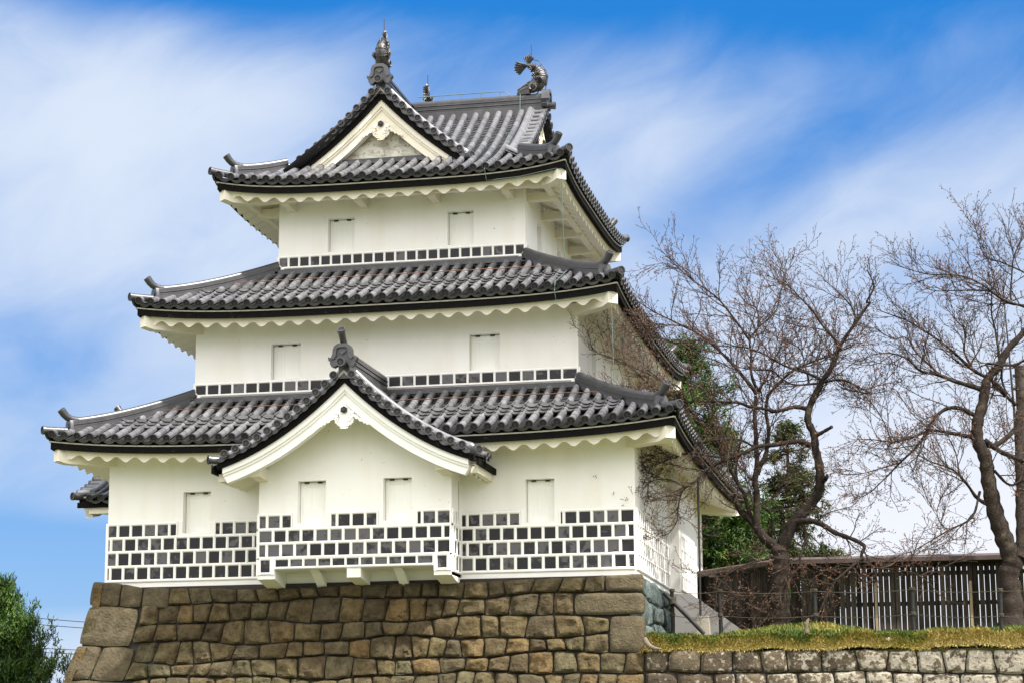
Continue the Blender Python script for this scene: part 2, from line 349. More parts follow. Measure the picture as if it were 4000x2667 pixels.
def oni_plate(mb, T, uc, o0, o1, z0, sc=1.0):                          # ridge end tile: arched plate with curled feet, raised border, crest
    half = [(0, .60), (.16, .595), (.28, .52), (.33, .40), (.345, .24), (.39, .145), (.45, .12), (.50, .155), (.525, .11), (.50, .03), (.44, -.03), (.455, -.08), (.40, -.19), (.30, -.215), (.22, -.17), (.12, -.02), (0, .06)]
    poly = [(uc+sc*x, z0+sc*z) for x, z in half]+[(uc-sc*x, z0+sc*z) for x, z in reversed(half[1:-1])]
    mb.prism(poly, o0, o1, T, .5)
    inner = [(0, .47), (.12, .465), (.19, .42), (.215, .32), (.22, .16), (.25, .05), (.18, -.05), (.1, .04), (0, .1)]
    half_o = [(0, .60), (.16, .595), (.28, .52), (.33, .40), (.345, .24), (.39, .145), (.36, .06), (.29, .07)]
    ring = [(uc+sc*x, z0+sc*z) for x, z in half_o+[(.25, .12), (.22, .2), (.215, .32), (.19, .42), (.12, .465), (0, .47)]]
    mb.prism(ring, o1, o1+.045, T, .7); mb.prism([(2*uc-x, z) for x, z in reversed(ring)], o1, o1+.045, T, .7)
    mb.prism([(uc+sc*x, z0+sc*z) for x, z in [(0, .38), (.06, .34), (.15, .335), (.10, .29), (0, .21), (-.10, .29), (-.15, .335), (-.06, .34)]], o1, o1+.03, T, .3)

# ---- storey walls
def wall_panel(mb, T, u0, u1, z0, z1, o, holes=(), recess=.30, thick=None):
    us = sorted({u0, u1, *[h[0] for h in holes], *[h[1] for h in holes]}); zs = sorted({z0, z1, *[h[2] for h in holes], *[h[3] for h in holes]})
    for a, b in zip(us[:-1], us[1:]):
        for c, d in zip(zs[:-1], zs[1:]):
            mu, mz = (a+b)/2, (c+d)/2
            if any(h[0] < mu < h[1] and h[2] < mz < h[3] for h in holes): continue
            mb.add([T(a, o, c), T(b, o, c), T(b, o, d), T(a, o, d)], [(0, 1, 2, 3)], .5)
    for a, b, c, d in holes:
        i = o-recess
        P = [T(a, o, c), T(b, o, c), T(b, o, d), T(a, o, d), T(a, i, c), T(b, i, c), T(b, i, d), T(a, i, d)]
        mb.add(P, [(0, 4, 5, 1), (1, 5, 6, 2), (2, 6, 7, 3), (3, 7, 4, 0), (4, 7, 6, 5)], .5)

def window(T, a, b, c, d, o, recess=.19):                              # hinged board shutter set in a plastered reveal
    m = MB(); i = o-recess
    def bx(mb, u0, u1, z0, z1, o0, o1, mt=0, r=.5):
        p = [T(u0, o0, z0), T(u1, o0, z0), T(u1, o1, z0), T(u0, o1, z0), T(u0, o0, z1), T(u1, o0, z1), T(u1, o1, z1), T(u0, o1, z1)]
        mb.hexa(p, r, mt)
    bx(m, a+.005, b-.005, c+.002, d-.004, i-.06, i-.03, 1)              # dark plate standing in for the shade in the gap behind
    bx(m, a+.006, b-.012, c+.008, d-.012, i-.03, i)
    bx(m, a+.014, b-.022, d-.12, d-.02, i, i+.012); bx(m, a+.014, b-.022, c+.014, c+.085, i, i+.012)
    bx(m, a+.014, a+.075, c+.085, d-.12, i, i+.012); bx(m, b-.083, b-.022, c+.085, d-.12, i, i+.012)
    sh = part(m, 'shutter', [M['shutter'], M['iron']], castle)
    w = b-a
    for q in (.24, .72):
        h = MB(); bx(h, a+w*q-.05, a+w*q+.05, d-.04, d-.008, i-.0, i+.05); part(h, 'hinge', M['iron'], sh)

def lattice(T, rows, u0, u1, o, cell=.305, jw=.07, excl=(), parent=castle, edge=.035, first=.30, offs=None):
    """square dark wall tiles bedded in raised white plaster joints (namako wall)"""
    tb, jb = MB(), MB()
    a8 = np.linspace(0, np.pi, 6)
    def bar(p0, p1, horiz):                                            # half-round plaster bead
        r = jw*.46
        if horiz: p0, p1 = (p0[0]+.004, p0[1]), (p1[0]-.004, p1[1])
        vs = []
        for (u, z) in (p0, p1):
            for t in a8:
                d_, h_ = r*np.cos(t), r*.85*np.sin(t)
                vs.append(T(u+(0 if horiz else d_), o+.012+h_, z+(d_ if horiz else 0)))
        k = 6; jb.add(vs, [(j, j+1, k+j+1, k+j) for j in range(k-1)]+[tuple(range(k-1, -1, -1)), tuple(range(k, 2*k))], .5)
    for i, (z0, z1) in enumerate(rows):
        ou = first*cell if i % 2 == 0 else first*cell+cell/2
        if offs: ou = offs[i]
        ivs = [(u0, u1)]
        for (ea, eb, ec, ed) in excl:
            if ec < (z0+z1)/2 < ed: ivs = [x for s, e in ivs for x in ((s, min(e, ea)), (max(s, eb), e)) if x[1]-x[0] > .06]
        for s, e in ivs:
            ks = np.arange(math.floor((s-u0-ou)/cell)-1, math.ceil((e-u0-ou)/cell)+2)
            cuts = [u0+ou+k*cell for k in ks if s+.075 < u0+ou+k*cell < e-.075]
            for c_ in cuts: bar((c_, z0-jw*.3), (c_, z1+jw*.3), False)
            ed_ = [s]+cuts+[e]
            for q, w in zip(ed_[:-1], ed_[1:]):
                q2, w2 = q+(0.0 if q > s else edge*.6), w-(0.0 if w < e else edge*.6)
                tb.add([T(q2, o+.006, z0), T(w2, o+.006, z0), T(w2, o+.006, z1), T(q2, o+.006, z1)], [(0, 1, 2, 3)], random.random())
            for zz in ((z0-jw/2, z1+jw/2) if i == 0 else (z1+jw/2,)): bar((s, zz), (e, zz), True)
            for uu in (s, e):
                x0, x1 = (uu, uu+edge) if uu == s else (uu-edge, uu)
                pa, pb, po = z0-jw*(.9 if i == 0 else .5), z1+jw*(.9 if i == len(rows)-1 else .497), o+.040+.0015*i
                jb.hexa([T(x0, o-.01, pa), T(x1, o-.01, pa), T(x1, po, pa), T(x0, po, pa), T(x0, o-.01, pb), T(x1, o-.01, pb), T(x1, po, pb), T(x0, po, pb)], .5)
    t_ = part(tb, 'tile_cladding', M['wall_tile'], parent)
    part(jb, 'plaster_joint', M['plaster_trim'], t_, 50)

W1, W2, W3 = 6.0, 4.55, 3.05
ROWS1 = [(.127, .372), (.448, .699), (.773, 1.013), (1.09, 1.325)]
H1 = [(-4.22, -3.575, 1.125, 2.055), (3.605, 4.24, 1.135, 2.075)]
H2 = [(-2.70, -1.98, 4.81, 5.65), (2.02, 2.735, 4.81, 5.65)]
H3 = [(-1.815, -1.147, 8.155, 8.99), (1.15, 1.795, 8.155, 8.99)]
SIDE1 = [(-3.2, -2.6, 1.125, 2.055)]
SIDE2 = [(-2.75, -2.15, 4.81, 5.65), (1.6, 2.2, 4.81, 5.65)]
SIDE3 = [(-1.6, -1.05, 8.155, 8.99), (1.0, 1.55, 8.155, 8.99)]
for w, z0, z1, front, sides in ((W1, -.32, 3.05, H1, SIDE1), (W2, 4.1, 6.35, H2, SIDE2), (W3, 7.4, 9.75, H3, SIDE3)):
    m = MB()
    for k in range(4):
        wall_panel(m, side(k), -w, w, z0, z1, w, front if k == 0 else (sides if k == 1 else ()))
    part(m, 'storey_wall', M['plaster'], castle)
    for h in front: window(side(0), *h, w)
    for h in sides: window(side(1), *h, w)
# window surrounds in the tile cladding and the cladding itself
def surround(T, a, b, z0, z1, o):
    m = MB(); m.hexa([T(a, o-.01, z0), T(b, o-.01, z0), T(b, o+.03, z0), T(a, o+.03, z0), T(a, o-.01, z1), T(b, o-.01, z1), T(b, o+.03, z1), T(a, o+.03, z1)], .5)
    return m
def surround_parts(T, h, z0, z1, o):                                   # U-shaped plaster frame round the lower half of a window
    m = MB()
    def bx(a, b, c, d): m.hexa([T(a, o-.01, c), T(b, o-.01, c), T(b, o+.025, c), T(a, o+.025, c), T(a, o-.01, d), T(b, o-.01, d), T(b, o+.025, d), T(a, o+.025, d)], .5)
    bx(h[0]-.10, h[0]-.002, z0, z1); bx(h[1]+.002, h[1]+.10, z0, z1); bx(h[0]-.002, h[1]+.002, z0, h[2]-.002)
    part(m, 'window_surround', M['plaster_trim'], castle)
EX1 = [(h[0]-.105, h[1]+.105, 1.04, 2.2) for h in H1]
for h in H1: surround_parts(side(0), h, 1.045, 1.39, W1)
lattice(side(0), ROWS1, -6.0, -2.17, W1, .305, .075, EX1, offs=[.40, .25, .40, .25][::1])
lattice(side(0), ROWS1, 2.16, 6.0, W1, .305, .075, EX1, offs=[.30, .15, .30, .15])
lattice(side(1), ROWS1, -6.0, -.80, W1, .305, .075, [(-3.3, -2.5, 1.04, 2.2)])
lattice(side(3), ROWS1, -6.0, 6.0, W1, .305, .075, [])
for k in (0, 1, 3):
    lattice(side(k), [(4.53, 4.735)], -W2, W2, W2, .312, .06, offs=[.30])
    lattice(side(k), [(7.85, 8.055)], -W3, W3, W3, .266, .062, offs=[.26])
# thicker bay on the east wall
m = MB(); T1 = side(1)
m.hexa([T1(-.78, 5.9, -.32), T1(2.28, 5.9, -.32), T1(2.28, 6.25, -.32), T1(-.78, 6.25, -.32), T1(-.78, 5.9, 2.9), T1(2.28, 5.9, 2.9), T1(2.28, 6.25, 2.9), T1(-.78, 6.25, 2.9)], .5)
part(m, 'side_bay', M['plaster'], castle)
lattice(T1, ROWS1, -.66, 2.28, 6.25, .305, .075)

# ---- hipped skirt roofs, storeys one and two
def eave_parts(k, E, w, z0, Lf, u_from=None, gap=None, name_roof=None, purlin_z=None, purlin_o=.6, brackets=(), roof=None):
    T = side(k); z0 = z0-.003*(k % 2); purlin_z = purlin_z-.003*(k % 2)
    ze = lambda u, o: z0+Lf*np.abs(u/E)**4
    segs = [(-1, 1)] if gap is None else [(-1, gap[0]), (gap[1], 1)]
    for sa, sb in segs:
        blk, cream, sof, pb = MB(), MB(), MB(), MB()
        def run(o, prof, mb, n=40):
            a = -o if sa == -1 else sa; b = o if sb == 1 else sb
            u = np.linspace(a, b, n); path = np.array([T(x, o, float(ze(x, o))) for x in u])
            mb.sweep(path, prof, .5)
        run(E-.085, [(-.02, -.172), (.02, -.172), (.02, -.142), (-.02, -.142)], cream)
        run(E-.115, [(-.03, -.315), (.03, -.315), (.03, -.172), (-.03, -.172)], blk)
        run(E-.17, [(-.02, -.30), (.02, -.30), (.02, -.085), (-.02, -.085)], blk)
        # plastered fascia with the scalloped lower edge, running back as a corrugated soffit
        of = E-.21
        a = -of if sa == -1 else sa; b = of if sb == 1 else sb
        per = .44; n = int((b-a)/per*12)
        u = np.linspace(a, b, n+1); ph = (u/per) % 1.0
        wave = .115*(np.abs(np.cos(np.pi*ph))**2.2)
        top = np.array([T(x, of, float(ze(x, of))-.265) for x in u]); mid = np.array([T(x, of, float(ze(x, of))-.345) for x in u])
        mid2 = np.array([T(x, of-.04, float(ze(x, of))-.355) for x in u])
        low = np.array([T(x, of-.04, float(ze(x, of))-.385-w_) for x, w_ in zip(u, wave)])
        vs = [top, mid, mid2, low]; cols = 4
        for o in (of-.25, of-.55, of-.9, w-.02):
            uu = np.clip(u, -o, o); fr = (of-o)
            lift = Lf*np.abs(uu/E)**4*max(0, (o-w)/(E-w))
            vs.append(np.array([T(x, o, z0+lf-.385+.40*fr-wv) for x, lf, wv in zip(uu, lift, wave)])); cols += 1
        arr = np.stack(vs, 1).reshape(-1, 3)
        sof.add(arr, [(i*cols+j, i*cols+j+1, (i+1)*cols+j+1, (i+1)*cols+j) for i in range(n) for j in range(cols-1)], .5)
        part(blk, 'eave_board', M['black'], roof); part(cream, 'eave_strip', M['strip'], roof)
        part(sof, 'soffit', M['eave_plaster'], roof, 35)
        o = w+purlin_o
        a = -o-.16 if sa == -1 else sa; b = o+.16 if sb == 1 else sb
        pb.hexa([T(a, o-.08, purlin_z), T(b, o-.08, purlin_z), T(b, o+.08, purlin_z), T(a, o+.08, purlin_z), T(a, o-.08, purlin_z+.3), T(b, o-.08, purlin_z+.3), T(b, o+.08, purlin_z+.3), T(a, o+.08, purlin_z+.3)], .5)
        part(pb, 'eave_purlin', M['eave_plaster'], roof)
    o = w+purlin_o
    for u in brackets:
        if gap and gap[0]-.2 < u < gap[1]+.2: continue
        b_ = MB()
        b_.hexa([T(u-.09, w-.02, purlin_z-.09), T(u+.09, w-.02, purlin_z-.09), T(u+.09, o+.02, purlin_z-.075), T(u-.09, o+.02, purlin_z-.075), T(u-.09, w-.02, purlin_z+.12), T(u+.09, w-.02, purlin_z+.12), T(u+.09, o+.07, purlin_z+.12), T(u-.09, o+.07, purlin_z+.12)], .5)
        part(b_, 'bracket', M['eave_plaster'], roof)

def corner_beam(k, E, w, z0, Lf, roof):                                # heavy white hip rafter under each corner
    Ta = side(k); b = MB()
    zc = z0+Lf
    p = np.array([Ta(q, q, z) for q, z in ((w-.1, zc-.30), ((w+E)/2-.1, zc-.50), (E-.36, zc-.525), (E-.19, zc-.47))])
    b.sweep(p, [(-.13, -.13), (.13, -.13), (.13, .13), (-.13, .13)], .5)
    part(b, 'hip_rafter', M['eave_plaster'], roof)

def hip_ridge(k, Psurf, q0, q1, roof, layers=4, tip=True, E=None):      # ridge down the hip, upturned end roll, end tile, corner roll
    T = side(k)
    q = np.linspace(q0, q1, 22)
    path = np.array([Psurf(x) for x in q])+[0, 0, .05]
    m = MB(); m.sweep(path, ridge_profile(layers, .115, .05, .075, -.10), .4)
    hr = part(m, 'hip_ridge', M['tile'], roof, 35)
    d = path[-1]-path[-3]; d[2] = 0; d /= np.linalg.norm(d); sd_ = np.array([-d[1], d[0], 0]); z = np.array([0, 0, 1.0])
    h = layers*.05
    e = path[-1]
    t = MB(); c0 = e+z*(h+.03)
    pts = [c0-d*.22, c0-d*.02+z*.01, c0+d*.09+z*.05, c0+d*.17+z*.115, c0+d*.235+z*.195]
    t.tube(pts, [.075, .08, .084, .088, .092], 10, .4)
    ax = pts[-1]-pts[-2]; ax /= np.linalg.norm(ax); yy = np.cross(ax, sd_)
    disc(t, pts[-1]+ax*.01, sd_, -yy, ax, .09)
    # hexagonal end tile with a crest
    Tp = lambda u, o, zz: tuple(e+sd_*u+d*o+z*zz)
    t.prism([(-.15, -.10), (.15, -.10), (.17, .06), (.12, .20), (0, .24), (-.12, .20), (-.17, .06)], 0, .07, Tp, .9)
    t.prism([(0, .14), (.05, .11), (.08, .06), (.04, -.01), (0, -.04), (-.04, -.01), (-.08, .06), (-.05, .11)], .07, .09, Tp, .2)
    # roll over the corner itself
    cpts = [e-d*.05+z*-.03, e+d*.22+z*.0, e+d*.42+z*.05]
    if E is not None:
        tipc = np.array(Psurf(E))+z*.075
        cpts = [e-z*.03, (e+tipc)/2-z*.015, tipc+d*.05]
    t.tube(cpts, [.085, .085, .09], 10, .5)
    ax = cpts[-1]-cpts[-2]; ax /= np.linalg.norm(ax); disc(t, cpts[-1]+ax*.01, sd_, np.cross(sd_, ax)*-1, ax, .098)
    part(t, 'ridge_end_tile', TILES, hr, 40)

def skirt(E, w, z0, z1, Lf, conc, gaps, purlin_z, purlin_o, brackets, bay=None, guards=(.42, .22)):
    H = z1-z0; D_ = E-w
    zf = lambda s: z0+H*((1-conc)*(s/D_)+conc*(s/D_)**2)
    roof = MB()
    subs = []
    def Pk(k):
        T = side(k)
        def P(u, s):
            u = np.asarray(u, float); s = np.asarray(s, float)
            lift = Lf*np.abs(u/E)**4*np.clip(1-s/D_, 0, 1)**1.3
            return pt(T, u, E-s, zf(s)-.035+lift)
        return P
    n = int(round(2*E/.3)); n -= n % 2
    us = np.linspace(-E+.16, E-.16, n+1)
    for k in range(4):
        P = Pk(k)
        smax = lambda u: max(0.0, min(D_, E-abs(u)))
        smin = lambda u: 0.0
        if bay and k in bay:
            dmax, fbay = bay[k]
            def smin(u, dmax=dmax, fbay=fbay):
                if abs(u) >= dmax: return 0.0
                zb = fbay(abs(u))-.12
                if zb <= z0: return 0.0
                lo, hi = 0.0, D_
                for _ in range(30):
                    md = (lo+hi)/2
                    if zf(md) < zb: lo = md
                    else: hi = md
                return lo
        tile_field(roof, P, us, smin, smax)
        if guards and k in (0, 1, 3):                                   # rows of snow-guard pans laid over the rolls
            a0, a1 = guards
            for a, b in zip(us[:-1], us[1:]):
                um = (a+b)/2
                if smax(um) < a0+.72 or smin(um) > a0-.1: continue
                for j in range(3):
                    s0 = a0+j*.2
                    f = np.linspace(0, 1, 7); uu = a-.02+(b-a+.04)*f
                    ss0 = np.full(7, s0); ss1 = np.full(7, s0+.30)
                    hh = .125+.012*j-.075*(1-(2*f-1)**2)
                    p0 = P(uu, ss0); p1 = P(uu, ss1); _, _, n0 = frame(P, uu, ss0); _, _, n1 = frame(P, uu, ss1)
                    A = p0+n0*(hh+.03)[:, None]; B = p0+n0*(hh)[:, None]; C_ = p1+n1*(hh+.0)[:, None]
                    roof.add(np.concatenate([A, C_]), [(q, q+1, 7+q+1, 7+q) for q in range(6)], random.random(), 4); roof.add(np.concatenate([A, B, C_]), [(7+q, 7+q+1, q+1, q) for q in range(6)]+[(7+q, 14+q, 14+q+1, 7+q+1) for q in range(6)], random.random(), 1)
        # flashing course against the upper wall
        T = side(k); g = w+.02
        for j, (oo, zz) in enumerate(((.17, -.003*(k % 2)), (.11, .055-.003*(k % 2)))):
            roof.hexa([T(-g-oo, w-.05, z1+zz-.03), T(g+oo, w-.05, z1+zz-.03), T(g+oo, g+oo, z1+zz-.06), T(-g-oo, g+oo, z1+zz-.06), T(-g-oo, w-.05, z1+zz+.045), T(g+oo, w-.05, z1+zz+.045), T(g+oo, g+oo, z1+zz+.02), T(-g-oo, g+oo, z1+zz+.02)], random.random()*.4)
    ro = part(roof, 'tiled_roof', TILES, castle, 40)
    for k in range(4):
        gp = gaps.get(k)
        eave_parts(k, E, w, z0, Lf, gap=gp, purlin_z=purlin_z, purlin_o=purlin_o, brackets=brackets, roof=ro)
        corner_beam(k, E, w, z0, Lf, ro)
        T = side(k)
        def Ps(q, T=T):
            s = E-q
            return np.array(T(q, q, float(zf(s))+Lf*(q/E)**4*max(0, 1-s/D_)**1.3))
        hip_ridge(k, Ps, w+.02, E-.42, ro, 4, E=E)
        if guards and k in (0, 1, 3):
            a0, a1 = guards; s = a1; o = E-s
            segs = [(-o+.25, o-.25)]
            g = MB()
            for a, b in segs: g.tube([T(x, o, float(zf(s))+.15+.006*math.sin(x*9)) for x in np.linspace(a, b, 60)], .011, 5)
            part(g, 'guard_wire', M['rust'], ro)
    # moulded plaster collars where the hips meet the wall
    for k in range(4):
        T = side(k)
        for sgn in (-1, 1):
            c = MB()
            for j, (dx, rr) in enumerate(((.0, .10), (.10, .08), (.19, .06))):
                a = np.linspace(0, np.pi, 8)
                poly = [(sgn*(w-dx+.02)+rr*math.cos(t), z1+.02+.06*(2-j)+rr*math.sin(t)) for t in a]+[(sgn*(w-dx+.02)-rr, z1-.02), (sgn*(w-dx+.02)+rr, z1-.02)]
                c.prism(poly, w, w+.07, T, .5)
            part(c, 'plaster_collar', M['plaster_trim'], ro, 40)
    return ro, zf

zbay = lambda d: 4.40-1.02*d+.126*d*d                                   # curve of the bay gable, crown of its rolls
roof1, zf1 = skirt(7.10, W2, 3.07, 4.36, .25, .18, {0: (-2.2, 2.2), 3: (-2.2, 2.2)}, 2.70, .5, [-4.5, -2.7, -.9, .9, 2.7, 4.5, -5.7, 5.7], bay={0: (1.95, zbay), 3: (1.95, zbay)}, guards=(.76, 1.75))
roof2, zf2 = skirt(5.70, W3, 6.36, 7.68, .23, .18, {}, 5.98, .5, [-4.35, -2.7, -.9, .9, 2.7, 4.35], guards=(.66, 1.65))
# ---------------------------------------------------------------- gables
def gable(T, uc, ov, zf, dmax, roofpart, base_mb, verge_step=.27, barge=(.245, .56), black=(.08, .24), white_d=2.7, depth=.40, d0=.20, ridge_back=3.0, ridge_z=.0, layers=4, oni_sc=.62, top_roll=True, lobe=True, wall=None, pendant_z=None):
    """front of a gable: verge rolls, black board, stepped white bargeboards, end tile, carved pendant. d = distance from the middle"""
    dz = lambda d: (zf(d+1e-3)-zf(d-1e-3))/2e-3
    def off(dist, n=26, dend=dmax):                                    # the curve moved square to itself, from the middle out
        pts = []
        for d in np.linspace(-.0, dend+.6, n*3):
            g = dz(d); L_ = math.hypot(1, g); nx, nz = -g/L_, 1/L_
            pts.append((d-nx*dist, zf(d)-nz*dist))
        pts = [p for p in pts]
        out = []
        for a, b in zip(pts[:-1], pts[1:]):
            if a[0] <= 0 < b[0]: t = -a[0]/(b[0]-a[0]); out = [(0.0, a[1]+t*(b[1]-a[1]))]
            if b[0] > 0 and b[0] <= dend: out.append(b)
            if a[0] <= dend < b[0]: t = (dend-a[0])/(b[0]-a[0]); out.append((dend, a[1]+t*(b[1]-a[1])))
        if not out or out[0][0] > 0: out = [(0.0, pts[0][1])]+out
        return out
    def band(mb, d0_, d1_, o0, o1, dend, rnd=.5, dend2=None, sgs=(-1, 1)):
        A = off(d0_, dend=dend); B = off(d1_, dend=dend2 or dend)
        n = 24; q = np.linspace(0, 1, n)
        def res(C_):
            C_ = np.array(C_); x = np.interp(q, np.linspace(0, 1, len(C_)), C_[:, 0]); xs = C_[-1, 0]*q
            return xs, np.interp(xs, C_[:, 0], C_[:, 1])
        ax, az_ = res(A); bx, bz = res(B)
        for sg in sgs:
            vs = []
            for i in range(n):
                for (x, z) in ((ax[i], az_[i]), (bx[i], bz[i])):
                    for o in (o0, o1): vs.append(T(uc+sg*x, o, z))
            fs = []
            for i in range(n-1):
                a, b = 4*i, 4*i+4
                fs += [(a+1, b+1, b+3, a+3), (a, a+2, b+2, b), (a, b, b+1, a+1), (a+2, a+3, b+3, b+2)]
            fs += [(4*(n-1), 4*(n-1)+2, 4*(n-1)+3, 4*(n-1)+1)]
            mb.add(vs, fs, rnd)
    t = base_mb
    # verge rolls, lying across the edge, with crest discs facing out
    nrm = lambda d: (lambda g: (-g/math.hypot(1, g), 1/math.hypot(1, g)))(dz(d))
    ds = []; d = d0
    while d < dmax+.01:
        ds.append(d); d += verge_step/math.hypot(1, dz(d))*1.0
    T0 = np.array(T(0, 0, 0)); eu = np.array(T(1, 0, 0))-T0; eo = np.array(T(0, 1, 0))-T0; ez = np.array([0, 0, 1.0])
    for sg in (-1, 1):
        for i, d in enumerate(ds):
            c = np.array(T(uc+sg*d, ov, zf(d)))
            t.tube([c-eo*depth, c-eo*depth*.5, c], [.078, .08, .084], 10, random.random(), 3)
            disc(t, c+eo*.01, eu, ez, eo, .09)
            d2 = ds[i+1] if i+1 < len(ds) else d+.2
            f = np.linspace(0, 1, 6); dd = d+(d2-d)*f
            top, bot = [], []
            for x, q in zip(dd, f):
                nx, nz = nrm(x); sag = .055+.055*(1-(2*q-1)**2)
                top.append((uc+sg*(x-nx*(sag-.055)), zf(x)-nz*(sag-.055))); bot.append((uc+sg*(x-nx*(sag+.03)), zf(x)-nz*(sag+.03)))
            vs = [T(u, ov-.05, z) for u, z in top]+[T(u, ov-.05, z) for u, z in bot]+[T(u, ov-.45, z) for u, z in top]
            t.add(vs, [(j, j+1, 7+j, 6+j) for j in range(5)]+[(j, 12+j, 13+j, j+1) for j in range(5)], random.random())
        # long cover roll running down behind the verge rolls
        dd = np.linspace(.12, dmax-.12, 24); pts = []
        for x in dd:
            nx, nz = nrm(x); pts.append(T(uc+sg*(x+nx*.06), ov-depth-.03, zf(x)+nz*.055))
        t.tube(pts, .082, 10, .95, 3)
        e = np.array(pts[-1]); g = np.array(pts[-1])-np.array(pts[-3]); g /= np.linalg.norm(g)
        t.tube([e-g*.05, e+g*.04, e+g*.09], [.085, .09, .07], 9, .8, 3)
        ce = np.array(T(uc+sg*(dmax+.17), ov-.02, zf(dmax+.12)-.02))
        dirn = eo*.55+sg*eu*.75; dirn /= np.linalg.norm(dirn)
        t.tube([ce-dirn*.28, ce], [.085, .09], 10, .6); disc(t, ce+dirn*.01, np.cross(dirn, ez)*-1, ez, dirn, .10)
        # deck under the verge
        dk = MB()
    # boards
    h0, h1 = barge; th = h1-h0
    for sgn in (-1, 1):
        b = MB(); band(b, black[0], black[1], ov-.42, ov-.12, dmax+.02, sgs=(sgn,)); part(b, 'verge_board', M['black'], roofpart)
        s = MB(); band(s, black[0]-.03, black[0]+.012, ov-.40, ov-.095, dmax+.02, sgs=(sgn,)); part(s, 'verge_strip', M['strip'], roofpart)
        w = MB()
        band(w, h0-.02, h0+th*.34, ov-.42, ov-.17, white_d, sgs=(sgn,)); band(w, h0+th*.34, h0+th*.50, ov-.42, ov-.205, white_d, sgs=(sgn,))
        band(w, h0+th*.50, h1, ov-.42, ov-.24, white_d, dend2=white_d-.09, sgs=(sgn,)); band(w, h1-.035, h1+.01, ov-.42, ov-.225, white_d-.09, sgs=(sgn,))
        part(w, 'bargeboard', M['plaster_trim'] if top_roll else M['eave_plaster'], roofpart, 30)
    # underside of the overhang
    if wall is not None:
        u_ = MB(); band(u_, h0+.05, h0+.09, wall-.05, ov-.40, white_d+.1); part(u_, 'verge_soffit', M['eave_plaster'], roofpart)
    # end tile and crown
    apex = zf(0)
    o_ = MB(); oni_plate(o_, T, uc, ov-.13, ov+.02, apex+.10, oni_sc)
    c = np.array(T(uc, ov+.16, apex+.05)); o_.tube([c-eo*.3, c], [.085, .09], 10, .5); disc(o_, c+eo*.01, eu, ez, eo, .098)
    if top_roll:
        c = np.array(T(uc, ov-.02, apex+.10+.56*oni_sc))
        pts = [c-eo*.2, c+ez*.08-eo*.02, c+ez*.2+eo*.07, c+ez*.29+eo*.15]
        o_.tube(pts, [.07, .075, .08, .085], 10, .4); ax = np.array(pts[-1])-np.array(pts[-2]); ax /= np.linalg.norm(ax)
        disc(o_, pts[-1]+ax*.01, eu, np.cross(eu, ax)*-1 if np.dot(np.cross(eu, ax)*-1, ez) > 0 else np.cross(eu, ax), ax, .095)
    part(o_, 'ridge_end_tile', TILES, roofpart, 40)
    r = MB(); r.sweep([T(uc, o, apex+.02+ridge_z) for o in np.linspace(ov-.1, ov-ridge_back, 8)], ridge_profile(layers, .12, .05, .075, -.28), .35)
    part(r, 'gable_ridge', M['tile'], roofpart, 35)
    # carved pendant under the peak
    zp = off(h1)[0][1]
    p = MB(); o1 = ov-.20
    body = [(0, -.02), (.17, -.18), (.22, -.19), (.20, -.23), (.12, -.245), (.105, -.29), (.17, -.305), (.215, -.35), (.205, -.40), (.19, -.44), (.16, -.455), (.15, -.48), (.11, -.49), (.09, -.515), (.05, -.52), (0, -.56)]
    poly = [(uc+x, zp+z) for x, z in body]+[(uc-x, zp+z) for x, z in reversed(body[1:-1])]
    p.prism(poly, o1, o1+.05, T, .5)
    for sg in (-1, 1):
        a = np.linspace(0, 2*np.pi*1.25, 20); rr = .07*(1-a/(2*np.pi*1.25)*.7)
        p.tube([T(uc+sg*(.115+x*math.cos(q)), o1+.06, zp-.355+x*math.sin(q)) for q, x in zip(a, rr)], .014, 5, .5)
        for j in range(4):
            p.tube([T(uc+sg*x, o1+.055, zp-.40-.045*j-.02+.10*(x-.0)+.15*x*x) for x in np.linspace(.005, .15-.02*j, 5)], .012, 5, .5)
        g = abs(dz(.3)); sl = -.62 if abs(dz(.4)) < .93 else -.72
        wing = [(.13, -.16), (.20, -.175), (.27, -.21), (.33, -.27), (.40, -.30), (.46, -.36), (.53, -.385), (.545, -.43), (.50, -.44), (.485, -.405), (.43, -.405), (.40, -.36), (.34, -.36), (.31, -.31), (.25, -.30), (.21, -.25), (.15, -.25)]
        wg = [(uc+sg*x, zp+z-.055) for x, z in wing]
        p.prism(wg if sg > 0 else wg[::-1], o1+.0, o1+.035, T, .5)
    pn = part(p, 'gable_pendant', M['plaster_trim'] if top_roll else M['eave_plaster'], roofpart, 40)
    hb = MB(); a6 = np.arange(6)*np.pi/3+np.pi/6
    hb.prism([(uc+.078*math.cos(q), zp-.155+.078*math.sin(q)) for q in a6], o1+.05, o1+.10, T, .5); hb.prism([(uc+.04*math.cos(q), zp-.155+.04*math.sin(q)) for q in a6], o1+.10, o1+.13, T, .5)
    part(hb, 'hexagonal_boss', M['iron'], pn)
    return off

